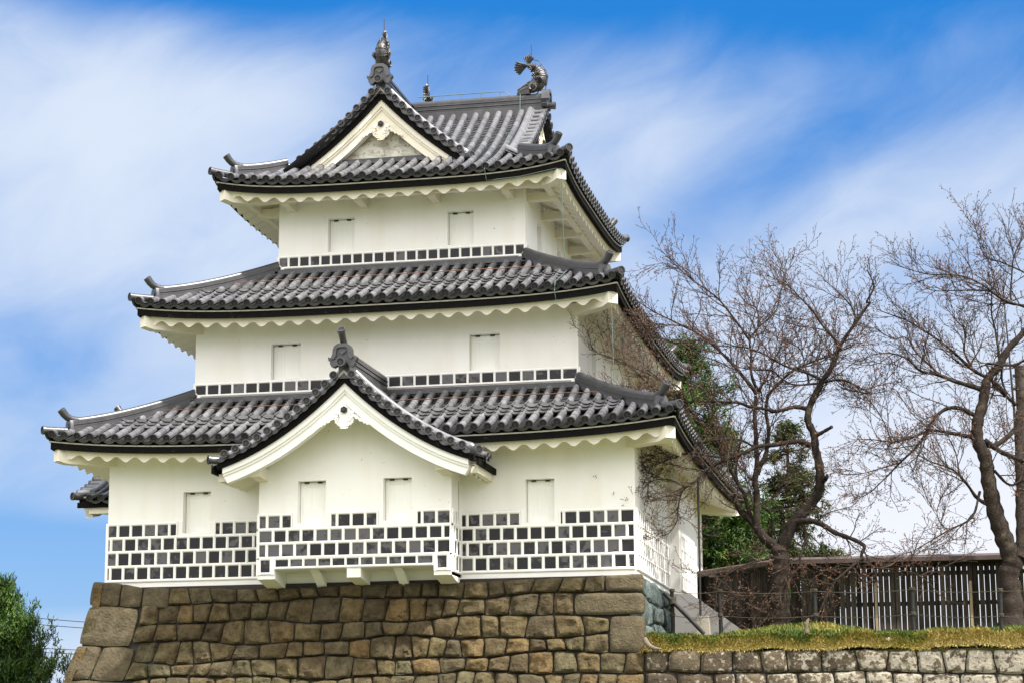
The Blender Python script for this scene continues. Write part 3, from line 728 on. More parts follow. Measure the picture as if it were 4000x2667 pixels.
# ---- projecting stone-drop bays with their gabled roofs (front, and the one round the west corner)
def stone_drop_bay(k, prot, detailed=True):
    T = side(k); o = W1+prot; hw = 2.16
    m = MB()
    holes = [(-1.275, -.645, 1.155, 2.085), (.648, 1.278, 1.165, 2.09)]
    wall_panel(m, T, -hw, hw, .17, 2.28, o, holes)
    pr = [(-hw, 2.28)]; 
    curve = [(d, zbay(d)-.30*math.hypot(1, -1.02+.252*d)) for d in np.linspace(0.0, 2.05, 20)]
    for sg in (-1, 1):
        vs, fs = [], []
        cs = [(d, max(z, 2.28)) for d, z in curve]+[(hw, 2.28)]
        for d, z in cs: vs += [T(sg*d, o, 2.28), T(sg*d, o, z)]
        fs = [(2*i, 2*i+2, 2*i+3, 2*i+1) for i in range(len(cs)-1)]
        m.add(vs, fs, .5)
        # side wall with a narrow slot
        S = lambda u, oo, z, sg=sg: T(sg*oo, u, z)
        wall_panel(m, S, W1, o, -.03, 2.5, hw, [(W1+.12, W1+.26, 1.2, 2.05)] if prot > .4 else ())
        # end blocks down beside the drop
        a, b = (sg*hw, sg*1.77)
        a, b = min(a, b), max(a, b)
        m.hexa([T(a, W1, -.20), T(b, W1, -.20), T(b, o-.002, -.03), T(a, o-.002, -.03), T(a, W1, .17), T(b, W1, .17), T(b, o, .17), T(a, o, .17)], .5)
    m.hexa([T(-.155, W1, -.16), T(.155, W1, -.16), T(.155, o-.002, -.035), T(-.155, o-.002, -.035), T(-.155, W1, .17), T(.155, W1, .17), T(.155, o-.002, .17), T(-.155, o-.002, .17)], .5)
    m.add([T(-1.77, W1, .165), T(1.77, W1, .165), T(1.77, o, .165), T(-1.77, o, .165)], [(0, 1, 2, 3)], .5)
    bay = part(m, 'bay_wall', M['plaster'], castle)
    for u in (-.93, .93):
        b = MB(); b.hexa([T(u-.10, W1, -.22), T(u+.10, W1, -.22), T(u+.10, o-.28, .10), T(u-.10, o-.28, .10), T(u-.10, W1, .0), T(u+.10, W1, .0), T(u+.10, o-.10, .17), T(u-.10, o-.10, .17)], .5)
        part(b, 'brace', M['plaster_trim'], bay)
    if detailed:
        for h in holes:
            window(T, *h, o); surround_parts(T, h, 1.06, 1.39, o)
        ex = [(h[0]-.105, h[1]+.105, 1.05, 2.2) for h in holes]
        lattice(T, [(.46, .70), (.765, 1.0), (1.085, 1.325)], -hw, hw, o, .316, .075, ex, offs=[.20, .34, .20], parent=bay)
        lattice(T, [(.235, .375)], -1.78, 1.78, o, .316, .06, offs=[.02], parent=bay, edge=.03)
        for a in (-hw, 1.78): lattice(T, [(.12, .375)], a, a+.38, o, .6, .06, offs=[.9], parent=bay, edge=.07)
        for sg in (-1, 1):
            S = (lambda u, oo, z, sg=sg: T(sg*oo, u, z))
            lattice(S, [(.10, .375), (.46, .70), (.765, 1.0)], W1+.0, o, hw, .30, .07, offs=[.30, .15, .30], parent=bay)
            lattice(S, [(1.085, 1.325)], o-.42, o, hw, .30, .07, offs=[.2], parent=bay)
    # roof: two slopes running back into the skirt roof
    rf = MB(); E = 3.02
    for sg in (-1, 1):
        def P(u, s, sg=sg):                                             # u outward, s up from the eave
            u = np.asarray(u, float); s = np.asarray(s, float); d = E-s
            return pt(T, sg*d, u, zbay(d)-.10)
        us = np.arange(o+1.0-.48, W1-2.6, -.30)
        back = lambda u: E-.06
        def smn(u):                                                     # stop where the skirt roof passes above
            if u > 7.0: return 0.0
            sk = 7.10-u
            zz = zf1(max(0, sk))-.12
            lo, hi = 0.0, E
            for _ in range(30):
                md = (lo+hi)/2
                if zbay(E-md) < zz: lo = md
                else: hi = md
            return lo
        tile_field(rf, P, list(us), smn, back)
    ov = o+1.0
    rp = part(rf, 'bay_roof', TILES, castle, 40)
    vb = MB()
    gable(T, 0.0, ov, zbay, 2.80, rp, vb, white_d=2.72, ridge_back=o+1.0-W2+.02, layers=6, oni_sc=.62, wall=o)
    part(vb, 'verge_tile', TILES, rp, 40)
    # eaves along the two sides
    for sg in (-1, 1):
        bl, wh, sf = MB(), MB(), MB()
        z = zbay(E)
        f = lambda d0, d1, z0, z1, oa, ob, mb: mb.hexa([T(sg*d0, oa, z0), T(sg*d1, oa, z0), T(sg*d1, ob, z0), T(sg*d0, ob, z0), T(sg*d0, oa, z1), T(sg*d1, oa, z1), T(sg*d1, ob, z1), T(sg*d0, ob, z1)], .5)
        f(E-.12, E-.06, z-.28, z-.15, W1, ov-.13, bl); f(E-.30, E-.14, z-.42, z-.26, W1, ov-.40, wh)
        # corrugated soffit
        n = 40; uo = np.linspace(W1, ov-.42, n); wv = .08*np.abs(np.cos(np.pi*uo/.425))**1.6
        vs = []
        for q, h in zip(uo, wv):
            vs += [T(sg*(E-.28), q, z-.40-h), T(sg*hw, q, z-.40-h+.36)]
        sf.add(vs, [(2*i, 2*i+1, 2*i+3, 2*i+2) for i in range(n-1)], .5)
        # purlin ends carrying the bargeboard
        for dd, zz in ((2.0, 2.36), (1.98, 2.36)):
            pass
        bb = MB(); bb.hexa([T(sg*1.95, o-.01, 2.10), T(sg*2.2, o-.01, 2.10), T(sg*2.2, ov-.42, 2.14), T(sg*1.95, ov-.42, 2.14), T(sg*1.95, o-.01, 2.36), T(sg*2.2, o-.01, 2.36), T(sg*2.2, ov-.42, 2.36), T(sg*1.95, ov-.42, 2.36)], .5)
        part(bb, 'purlin_end', M['eave_plaster'], rp)
        part(bl, 'eave_board', M['black'], rp); part(wh, 'eave_fascia', M['eave_plaster'], rp); part(sf, 'soffit', M['eave_plaster'], rp, 35)
stone_drop_bay(0, .85); stone_drop_bay(3, 1.20, False)

# ---------------------------------------------------------------- top roof: hipped gables on three ends of a T of ridges
E3, ZE = 4.32, 9.64; L3 = .27; XA = -.55
prof_s = lambda s: ZE+.388*s+.0555*s*s                                  # south, north and east slopes
prof_w = lambda s: ZE+.291*s+.11*s*s                                    # slopes either side of the north-south ridge
RA = 3.77                                                               # run of the west slope
zA = lambda d: prof_w(max(0.0, RA-d)) if d <= RA else ZE
inv = {}
def inv_s(z):
    lo, hi = 0.0, E3
    for _ in range(30):
        md = (lo+hi)/2
        if prof_s(md) < z: lo = md
        else: hi = md
    return lo
top = MB()
lift = lambda u, s, D_=1.9: L3*np.abs(u/E3)**4*np.clip(1-s/D_, 0, 1)**1.3
GW, GV = 1.77, 1.27                                                     # eave to gable wall, eave to verge
def P0(u, s): u = np.asarray(u, float); s = np.asarray(s, float); return pt(side(0), u, E3-s, prof_s(s)-.035+lift(u, s))
def smax0(u):
    if abs(u) > E3-GV: return E3-abs(u)
    d = abs(u-XA)
    if u < XA: return GW
    if d < 2.05 and zA(d) > prof_s(GW)+.02: return GW
    return E3-.06
n = 28; us = np.linspace(-E3+.16, E3-.16, n+1)
tile_field(top, P0, us, lambda u: 0.0, smax0)
usv = [u for u in us if XA+.05 < u < 1.7]
for u in usv:                                                           # the south slope again above the valley
    s0 = inv_s(zA(u-XA))
    if s0 > GW+.05: roll(top, P0, u, s0, E3-.06, end=False)
for a, b in zip(usv[:-1], usv[1:]):
    pans(top, P0, a, b, lambda u: max(GW, inv_s(zA(u-XA))), lambda u: E3-.06, lip=False)
def P2(u, s): u = np.asarray(u, float); s = np.asarray(s, float); return pt(side(2), u, E3-s, prof_s(s)-.035+lift(u, s))
def smax2(u):                                                           # u = -x on this side
    if abs(u) > E3-GV: return E3-abs(u)
    d = abs(u+XA)
    if u > -XA: return GW
    if d < 2.05 and zA(d) > prof_s(GW)+.02: return GW
    return E3-.06
tile_field(top, P2, us, lambda u: 0.0, smax2)
def P1(u, s): u = np.asarray(u, float); s = np.asarray(s, float); return pt(side(1), u, E3-s, prof_s(s)-.035+lift(u, s))
tile_field(top, P1, us, lambda u: 0.0, lambda u: E3-abs(u) if abs(u) > E3-GV else GW)
def P3(u, s): u = np.asarray(u, float); s = np.asarray(s, float); return pt(side(3), u, E3-s, prof_w(s)-.035+lift(u, s))
tile_field(top, P3, us, lambda u: 0.0, lambda u: E3-abs(u) if abs(u) > E3-GV else RA-.05)
def PA(u, s): u = np.asarray(u, float); s = np.asarray(s, float); return pt(lambda a, b, z: (XA+RA-b, CY+a, z), u, s, prof_w(s)-.035)   # east slope of the north-south ridge
def sminA(u):                                                           # from the valley up
    o = abs(u); z = prof_s(E3-o)
    lo, hi = 0.0, RA
    for _ in range(30):
        md = (lo+hi)/2
        if prof_w(md) < z: lo = md
        else: hi = md
    return lo
uA = list(np.arange(-(E3-GV)+.38, E3-GV-.3, .3))
tile_field(top, PA, uA, sminA, lambda u: RA-.05, ends=False, lip=False)
top_roof = part(top, 'tiled_roof', TILES, castle, 40)
for k in range(4):
    eave_parts(k, E3, W3, ZE, L3, purlin_z=9.285, purlin_o=.62, brackets=[-2.7, -.9, .9, 2.7], roof=top_roof)
    corner_beam(k, E3, W3, ZE, L3, top_roof)
    T = side(k)
    pf = prof_w if k in (0, 3) and False else prof_s
    def Ps(q, T=T): return np.array(T(q, q, float(prof_s(E3-q))+L3*(q/E3)**4*max(0, 1-(E3-q)/1.9)**1.3))
    hip_ridge(k, Ps, E3-GV-.12, E3-.42, top_roof, 4, E=E3)
# gable fronts
Tn = side(0)
def end_gable(T, uc, zf, dm, rb, oz):
    vb = MB()
    off = gable(T, uc, E3-GV, zf, dm, top_roof, vb, white_d=dm-.02, ridge_back=rb, layers=6, oni_sc=.62, top_roll=False, black=(.09, .255), barge=(.265, .58), wall=E3-GW)
    part(vb, 'verge_tile', TILES, top_roof, 40)
    w = MB(); o = E3-GW; zb = prof_s(GW)-.05
    cs = [(d, max(zb, zf(d)-.34*math.hypot(1, 1.0))) for d in np.linspace(0, dm+.1, 20)]
    for sg in (-1, 1):
        vs = []
        for d, z in cs: vs += [T(uc+sg*d, o, zb), T(uc+sg*d, o, z)]
        w.add(vs, [(2*i, 2*i+2, 2*i+3, 2*i+1) for i in range(len(cs)-1)], .5)
    part(w, 'gable_wall', M['plaster_old'], top_roof)
    f = MB()
    for j in range(2): f.hexa([T(uc-dm+.1*j, o-.05, zb-.03+.07*j), T(uc+dm-.1*j, o-.05, zb-.03+.07*j), T(uc+dm-.1*j, o+.22-.08*j, zb-.05+.07*j), T(uc-dm+.1*j, o+.22-.08*j, zb-.05+.07*j), T(uc-dm+.1*j, o-.05, zb+.05+.07*j), T(uc+dm-.1*j, o-.05, zb+.05+.07*j), T(uc+dm-.1*j, o+.22-.08*j, zb+.03+.07*j), T(uc-dm+.1*j, o+.22-.08*j, zb+.03+.07*j)], .2)
    part(f, 'flashing_course', M['tile'], top_roof)
zgA = lambda d: zA(abs(d))+.04
zgB = lambda d: prof_s(max(0, E3-abs(d)))+.04
end_gable(side(0), XA, zgA, 2.12, E3-GV+.35, 0); end_gable(side(2), -XA, zgA, 2.12, E3-GV+.35, 0)
end_gable(side(1), 0.0, zgB, 2.80, E3-GV-XA, 0)
# ---------------------------------------------------------------- fish ornaments on the ridge ends (tail in the air, head on the ridge)
def fish(T, uc, o_end, z0, rod=True):
    """X runs inward along the ridge from its end, body curls up and back over"""
    F = empty('fish_ornament', (0, 0, 0)); F.parent = castle; F.matrix_parent_inverse = Matrix.Translation(-castle.location)
    W = lambda X, Y, Z: T(uc+Y, o_end-X, z0+Z)
    b = MB()
    cl = [(.72, .05, .05, .05), (.62, .09, .085, .08), (.50, .12, .11, .11), (.36, .17, .15, .15), (.24, .22, .18, .19), (.15, .32, .17, .19), (.12, .43, .145, .17), (.15, .54, .12, .145), (.22, .64, .095, .115), (.32, .71, .07, .085), (.43, .755, .05, .055), (.50, .775, .04, .05)]
    n = len(cl); k = 12; c = np.array([(x, z) for x, z, _, _ in cl]); t = np.gradient(c, axis=0); t /= np.linalg.norm(t, axis=1)[:, None]
    vs = []
    for i, (x, z, ry, rn) in enumerate(cl):
        nx, nz = -t[i, 1], t[i, 0]
        for j in range(k):
            a = 2*math.pi*j/k
            vs.append(W(x+rn*math.cos(a)*nx, ry*math.sin(a), z+rn*math.cos(a)*nz))
    fs = [(i*k+j, i*k+(j+1) % k, (i+1)*k+(j+1) % k, (i+1)*k+j) for i in range(n-1) for j in range(k)]+[tuple(range(k)), tuple((n-1)*k+j for j in range(k))]
    b.add(vs, fs, .5)
    # scale bands round the back
    for i in range(4, n-2):
        for s_ in (0, .5):
            x = c[i]*(1-s_)+c[i+1]*s_; ry = cl[i][2]*(1-s_)+cl[i+1][2]*s_; rn = cl[i][3]*(1-s_)+cl[i+1][3]*s_; nx, nz = -t[i, 1], t[i, 0]
            b.tube([W(x[0]+rn*1.0*math.cos(a)*nx, ry*1.0*math.sin(a), x[1]+rn*math.cos(a)*nz) for a in np.linspace(.2, 2*math.pi+.2, 16)], .010, 4, random.random(), caps=False)
    # jaw, snout and cheeks
    b.hexa([W(.74, -.05, -.02), W(.40, -.11, -.03), W(.40, .11, -.03), W(.74, .05, -.02), W(.74, -.05, .04), W(.40, -.13, .10), W(.40, .13, .10), W(.74, .05, .04)], .4)
    for sg in (-1, 1):
        a = np.linspace(-.6, math.pi*1.6, 16)
        b.tube([W(.30+.085*math.cos(q), sg*(.165), .12+.085*math.sin(q)) for q in a], [.026-.001*i for i in range(16)], 6, .9)
        b.tube([W(.46, sg*.10, .20), W(.47, sg*.115, .22), W(.48, sg*.12, .23)], [.03, .035, .02], 8, .9)
        for x in (.70, .62, .54): b.tube([W(x, sg*.07, .03), W(x+.01, sg*.075, -.01)], [.014, .004], 5, 1.0)
        b.tube([W(.72, sg*.03, .10), W(.60, sg*.05, .17), W(.50, sg*.06, .22), W(.42, sg*.07, .30)], [.03, .03, .035, .02], 6, .6)
    body = part(b, 'fish_body', M['bronze'], F, 45)
    def fan(cx, cz, a0, a1, r0, r1, y, nr, th=.016, yy=0.0):            # ribbed fin
        f = MB()
        for i in range(nr):
            q = a0+(a1-a0)*i/(nr-1); e = (a1-a0)/(nr-1)*.60; rr = r1*(1-.18*abs(i/(nr-1)-.45))
            P_ = [W(cx+r0*math.cos(q-e*.8), y, cz+r0*math.sin(q-e*.8)), W(cx+rr*.86*math.cos(q-e), y+yy, cz+rr*.86*math.sin(q-e)), W(cx+rr*math.cos(q), y+yy*1.2, cz+rr*math.sin(q)), W(cx+rr*.86*math.cos(q+e), y+yy, cz+rr*.86*math.sin(q+e)), W(cx+r0*math.cos(q+e*.8), y, cz+r0*math.sin(q+e*.8))]
            Q_ = [W(cx+r0*math.cos(q), y+th*2.2, cz+r0*math.sin(q)), W(cx+rr*.86*math.cos(q), y+yy+th*2.2, cz+rr*.86*math.sin(q)), W(cx+r0*math.cos(q), y-th*2.2, cz+r0*math.sin(q)), W(cx+rr*.86*math.cos(q), y+yy-th*2.2, cz+rr*.86*math.sin(q))]
            f.add(P_+Q_, [(0, 1, 6, 5), (1, 2, 6), (2, 3, 6), (3, 4, 5, 6), (0, 7, 8, 1), (1, 8, 2), (2, 8, 3), (3, 8, 7, 4)], random.random())
        return f
    part(fan(.46, .76, R(68), R(128), .03, .30, 0, 6), 'tail_fin', M['bronze'], F); part(fan(.46, .76, R(-42), R(20), .03, .38, 0, 6), 'tail_fin', M['bronze'], F)
    for sg in (-1, 1):
        part(fan(.20, .18, R(75), R(150), .05, .24, sg*.14, 6, .016, sg*.05), 'side_fin', M['bronze'], F)
        part(fan(.22, .40, R(25), R(140), .03, .15, sg*.11, 5, .014, sg*.03), 'side_fin', M['bronze'], F)
        part(fan(.30, .60, R(20), R(120), .03, .14, sg*.08, 5, .012, sg*.03), 'side_fin', M['bronze'], F)
    s = MB()
    for i in range(3, n-1):                                             # back and belly spines
        nx, nz = -t[i, 1], t[i, 0]
        for sgn in (-1, 1):
            x, z, ry, rn = cl[i]; bx, bz = x+sgn*rn*nx*.95, z+sgn*rn*nz*.95
            s.tube([W(bx, 0, bz), W(bx+sgn*nx*.045, 0, bz+sgn*nz*.045+.015)], [.024, .004], 5, .5)
    part(s, 'spine', M['bronze'], F)
    if rod:
        r = MB(); r.tube([W(.02, -.03, .02), W(-.04, -.02, .25), W(-.06, 0, .44), W(0, 0, .62), W(.10, 0, .78), W(.17, 0, .86), W(.30, 0, .90), W(.36, 0, .96), W(.365, 0, 1.02), W(.365, 0, 1.32)], .011, 6, .5)
        r.tube([W(.365, 0, 1.04), W(.45, 0, 1.03)], .012, 5, .5)
        part(r, 'lightning_rod', M['iron'], F)
    return F
zr = 12.80
fish(side(0), XA, E3-GV-.04, zr); fish(side(1), 0.0, E3-GV-.06, zr); fish(side(2), -XA, E3-GV-.9, zr)
# conductor rail along the cross ridge and the cable down the roof
c = MB(); c.tube([(XA+.2, 6, zr+.12), (.5, 6, zr+.12), (1.7, 6, zr+.12), (1.95, 6, zr+.10), (2.05, 6, zr+.0)], .011, 6, .5)
for x in (-.2, .3, .8, 1.3, 1.8): c.tube([(x, 6, zr-.05), (x, 6, zr+.12)], .012, 5, .5)
part(c, 'conductor_rail', M['copper'], castle)
c = MB(); pts = [(2.35, 5.88, zr-.02), (2.36, 5.80, 12.42)]
for s in np.linspace(E3-.25, .12, 16): pts.append((2.36-.02*math.sin(s*3), CY-E3+s, prof_s(s)+.11))
pts += [(2.36, CY-E3-.06, ZE-.05), (2.38, CY-E3+.05, ZE-.30), (2.6, CY-E3+.02, ZE-.30), (3.2, CY-E3+.02, ZE-.26), (4.05, CY-E3+.02, ZE-.12), (4.16, CY-E3-.0, ZE-.15), (4.17, CY-E3+.0, ZE-.4), (4.17, CY-E3+.1, 8.2), (4.18, 1.90, 7.42), (4.28, 1.70, 7.33)]
for s in np.linspace(1.3, .05, 8): pts.append((4.3-.05*(1.3-s), CY-5.70+s, zf2(s)+.13))
pts += [(4.24, .26, 6.28), (4.26, .34, 6.05), (4.9, .33, 6.09), (5.42, .33, 6.2), (5.5, .30, 6.12), (5.52, .35, 4.6), (5.54, .4, 3.9)]
c.tube(pts, .008, 5, .5); part(c, 'lightning_cable', M['copper'], castle)
# ---------------------------------------------------------------- stone walls
def flare(z):                                                           # outward sweep of the face below the tower floor
    q = .1-z
    return .27+.05*q+.068*q*q
def smooth_noise(p, seed=0):                                            # cheap value noise on (n,3)
    p = np.asarray(p, float); i = np.floor(p).astype(np.int64); f = p-i; f = f*f*(3-2*f)
    def h(a, b, c):
        n = (a*374761393+b*668265263+c*2147483647+seed*974711) & 0x7fffffff
        n = (n ^ (n >> 13))*1274126177 & 0x7fffffff
        return ((n ^ (n >> 16)) & 0xffff)/65535.0
    r = 0
    for dx in (0, 1):
        for dy in (0, 1):
            for dz in (0, 1):
                w = (f[:, 0] if dx else 1-f[:, 0])*(f[:, 1] if dy else 1-f[:, 1])*(f[:, 2] if dz else 1-f[:, 2])
                r = r+w*h(i[:, 0]+dx, i[:, 1]+dy, i[:, 2]+dz)
    return r
def stone(mb, quad, T, bulge=.10, gap=.014, n=9, rough=.035, seed=0, rnd=None, mat=0):
    """one dressed-face stone: quad = four (u,z) corners, T(u,z,out) -> world; rounded, pillowed, rough"""
    q = np.array(quad, float); s = np.linspace(-1, 1, n); S, Tt = np.meshgrid(s, s)
    S = np.sign(S)*np.abs(S)**.8; Tt = np.sign(Tt)*np.abs(Tt)**.8
    S2 = S*np.sqrt(1-.13*Tt**4); T2 = Tt*np.sqrt(1-.13*S**4)            # rounded corners
    w0 = (1-S2)*(1-T2)/4; w1 = (1+S2)*(1-T2)/4; w2 = (1+S2)*(1+T2)/4; w3 = (1-S2)*(1+T2)/4
    cu, cz = q[:, 0].mean(), q[:, 1].mean()
    u = w0*q[0, 0]+w1*q[1, 0]+w2*q[2, 0]+w3*q[3, 0]; z = w0*q[0, 1]+w1*q[1, 1]+w2*q[2, 1]+w3*q[3, 1]
    lu = max(.05, np.ptp(q[:, 0])); lz = max(.05, np.ptp(q[:, 1]))
    u = cu+(u-cu)*(1-2*gap/lu); z = cz+(z-cz)*(1-2*gap/lz)
    nz = (smooth_noise(np.stack([u.ravel()*3.5, z.ravel()*3.5, np.full(u.size, seed*1.7)], 1), 1)-.5)*1.5+(smooth_noise(np.stack([u.ravel()*9, z.ravel()*9, np.full(u.size, seed*.7)], 1), 2)-.5)*.9
    nz = nz.reshape(u.shape)
    # wobble the outline
    wob = (smooth_noise(np.stack([u.ravel()*5, z.ravel()*5, np.full(u.size, 3.3)], 1), 5)-.5).reshape(u.shape)*.05
    edge = np.maximum(np.abs(S), np.abs(Tt))
    u = u+wob*edge*.6; z = z+wob*edge*.6
    prof = (1-np.abs(S)**7)*(1-np.abs(Tt)**7)
    fine = (smooth_noise(np.stack([u.ravel()*22, z.ravel()*22, np.full(u.size, seed*.3)], 1), 7)-.5).reshape(u.shape)
    out = bulge*prof+(rough*nz+rough*.55*fine)*np.clip(prof*1.6, 0, 1)-.03+.02*math.sin(seed*12.9)
    V = np.array(T(u.ravel(), z.ravel(), out.ravel())).T
    fs = [(r*n+c, r*n+c+1, (r+1)*n+c+1, (r+1)*n+c) for r in range(n-1) for c in range(n-1)]
    k = n*n                                                             # skirt back into the wall
    ring = [c for c in range(n)]+[r*n+n-1 for r in range(1, n)]+[(n-1)*n+c for c in range(n-2, -1, -1)]+[r*n for r in range(n-2, 0, -1)]
    B = np.array(T(u.ravel()[ring], z.ravel()[ring], np.full(len(ring), -.22))).T
    m_ = len(ring)
    fs += [(ring[(j+1) % m_], ring[j], k+j, k+(j+1) % m_) for j in range(m_)]
    mb.add(np.concatenate([V, B]), fs, random.random() if rnd is None else rnd, mat)
def courses(mb, T, ua, ub, ztop, rows, wmin, wmax, seed, jit=.07, wav=.06, lean=lambda z: 0.0, **kw):
    """irregular courses; ua(z), ub(z) side edges, ztop(u) the uneven crest"""
    rg = random.Random(seed)
    def bound(i, u):
        z = -sum(rows[:i])
        if i == 0: return ztop(u)
        ph = i*2.3
        return z+wav*(math.sin(u*1.1+ph)+.6*math.sin(u*2.7+ph*1.7))*min(1, i*.8)+ .12*ztop(u)
    for i, h in enumerate(rows):
        zc = -sum(rows[:i])-h/2
        a, b = ua(zc), ub(zc); cuts = [a]; u = a
        while True:
            u += rg.uniform(wmin, wmax)
            if u > b-wmin*.7: break
            cuts.append(u)
        cuts.append(b)
        sl = [0]+[rg.uniform(-jit, jit) for _ in cuts[1:-1]]+[0]
        for j in range(len(cuts)-1):
            l, r = cuts[j], cuts[j+1]
            e0, e1 = sl[j], sl[j+1]
            lt, lb, rt, rb = l+e0, l-e0, r+e1, r-e1
            if j == 0: lt, lb = l+lean(bound(i, l))-lean(zc), l+lean(bound(i+1, l))-lean(zc)
            if j == len(cuts)-2: rt, rb = r, r
            jz = lambda: rg.uniform(-.012, .012)
            quad = [(lb, bound(i+1, lb)+jz()), (rb, bound(i+1, rb)+jz()), (rt, bound(i, rt)+jz()), (lt, bound(i, lt)+jz())]
            stone(mb, quad, T, seed=rg.random()*100, **kw)
base = empty('stone_base', (0, 6, -6), 'battered base of rough brown fitted stones carrying the white tower', 'stone base')
crest_x = [-6.3, -5.65, -5.0, -2.3, -.3, 1.6, 2.4, 3.55, 5.0, 5.35, 6.2]
crest_z = [.10, .05, -.06, -.156, -.128, -.11, -.13, -.09, -.08, -.04, -.03]
crest = lambda u: float(np.interp(u, crest_x, crest_z))+.008*math.sin(u*9)
TF = lambda u, z, o: (u, -(.0+.27+.05*(.1-z)+.068*(.1-z)**2)-o+.10, z)
LB = lambda z: -6-flare(z)
# large dressed corner stones, left
def LBt(z): return LB(z)
cz = [.104, -.45, -1.33, -2.08, -2.88, -3.7, -4.6, -6.0]
fw = MB()
cw = [(.72, .52, .62), (1.22,), (.62, .78), (1.6,), (.9, .8), (1.7,), (1.0, 1.0)]
edges = []
for i in range(len(cz)-1):
    zt, zb = cz[i], cz[i+1]; x = 0.0
    xs = [0.0]
    for w in cw[i]: xs.append(xs[-1]+w)
    for j in range(len(xs)-1):
        tl, bl = LB(zt)+xs[j], LB(zb)+xs[j]
        tr, br = LB(zt)+xs[j+1]-.02, LB(zb)+xs[j+1]-.02+.05*(j == len(xs)-2)
        dz = -.07*(xs[j+1])*.9; d0 = -.07*xs[j]*.9
        dt0, dt1 = (0 if i == 0 else d0), (crest(tr)-zt if i == 0 else dz)
        if i == 0: dt0 = crest(tl)-zt
        stone(fw, [(bl, zb+d0), (br, zb+dz), (tr, zt+dt1), (tl, zt+dt0)], TF, bulge=.045, gap=.010, n=12, rough=.018, seed=i*3+j, mat=1)
    edges.append((zt, zb, xs[-1]))
def ua_left(z):
    for zt, zb, w in edges:
        if zb <= z-.04: break
    return LB(z)+w+.02
def ua_main(z):
    e = [(.104, 1.88), (-.44, 1.86), (-.46, 1.27), (-1.30, 1.27), (-1.34, 1.44), (-2.06, 1.44), (-2.1, 1.64), (-2.86, 1.64), (-2.9, 1.74), (-3.7, 1.74), (-6, 2.0)]
    return LB(z)+float(np.interp(-z, [-a for a, _ in e], [b for _, b in e]))
RB = lambda z: 6.14 if z > -1.75 else 30.0
def ub_main(z): return 5.34 if z > -.42 else (4.68 if z > -.98 else (5.45 if z > -1.75 else 6.2))
rows = [.43, .47, .42, .40, .39, .37, .38, .40, .42, .44, .46, .5, .5, .5, .5]
courses(fw, TF, ua_main, ub_main, crest, rows, .34, .62, 11, lean=LB, jit=.06, wav=.052, bulge=.08, gap=.014, n=11, rough=.085)
# corner stones, right
for q, s in (([(5.36, -.43), (6.18, -.43), (6.16, -.03), (5.35, -.06)], 41), ([(4.69, -.91), (6.20, -.92), (6.18, -.44), (4.69, -.43)], 42), ([(5.46, -1.72), (6.20, -1.72), (6.20, -.94), (5.47, -.93)], 43)):
    stone(fw, q, TF, bulge=.06, gap=.011, n=13, rough=.02, seed=s, mat=1)
part(fw, 'front_face', [M['stone'], M['stone_corner']], base, 30)
# east return of dark blue-green stones, and the west face
ef = MB(); TE = lambda u, z, o: (6.13+o-.03, u, z)
courses(ef, TE, lambda z: -flare(z)+.14, lambda z: 11.9, lambda u: -.06, [.5, .5, .55, .5], .5, 1.1, 5, lean=lambda z: -flare(z), jit=.16, wav=.10, bulge=.06, gap=.008, n=9, rough=.045)
part(ef, 'side_face', M['stone_green'], base, 30, 'blue-green stones of the side face')
wf = MB(); TW = lambda u, z, o: (LB(z)-o+.06, -u, z)
courses(wf, TW, lambda z: -12.0, lambda z: flare(z)-.05, lambda u: .05, [.7, .65, .6, .6, .7, .7, .7, .7, .7], .6, 1.2, 8, bulge=.05, gap=.012, n=6, rough=.03)
part(wf, 'west_face', M['stone'], base, 30)
cb = MB()                                                              # dark packing seen in the joints, and the level top
zz = np.linspace(-.06, -6.2, 14)
for a, b in zip(zz[:-1], zz[1:]):
    ya, yb = -flare(a)+.20, -flare(b)+.20; xa, xb = LB(a)+.20, LB(b)+.20
    cb.add([(xa, ya, a), (6.02, ya, a), (6.02, yb, b), (xb, yb, b)], [(3, 2, 1, 0)], .5); cb.add([(xa, ya, a), (xb, yb, b), (xb, 12, b), (xa, 12, a)], [(0, 1, 2, 3)], .5)
cb.add([(LB(-.06)+.2, -flare(-.06)+.2, -.18), (6.02, -flare(-.06)+.2, -.18), (6.02, 12.2, -.18), (LB(-.06)+.2, 12.2, -.18)], [(0, 1, 2, 3)], .5)

for a, b in zip(zz[:-1], zz[1:]): cb.add([(6.02, -flare(a)+.22, a), (6.02, 12.2, a), (6.02, 12.2, b), (6.02, -flare(b)+.22, b)], [(0, 3, 2, 1)], .5)
part(cb, 'core', M['stone_gap'], base)
# low retaining wall under the grass bank
low = empty('retaining_wall', (12, -1, -6), 'low retaining wall of pale lichen-spotted stones below the grass bank', 'retaining wall')
lw = MB(); TL = lambda u, z, o: (u, -(.27+.05*(.1-(z-1.72))+.0) -.24-.05*(-z)-.03*(-z)**2 -o+.10, z-1.67-.018*(u-6.2)*(u < 20))
courses(lw, lambda u, z, o: TL(u, z, o), lambda z: 6.22, lambda z: 17.5, lambda u: .0+.012*math.sin(u*5)+(-.10 if 10.15 < u < 10.35 else 0), [.47, .44, .44, .45, .46, .48, .5, .5, .5], .44, .78, 21, wav=.03, jit=.05, bulge=.075, gap=.013, n=9, rough=.03)
part(lw, 'wall_face', M['stone_low'], low, 30)
cb = MB(); cb.add([(6.0, -.40, -1.75), (18, -.40, -1.95), (18, -1.2, -6.2), (6.0, -1.2, -6.2)], [(0, 3, 2, 1)], .5); part(cb, 'core', M['stone_gap'], low)
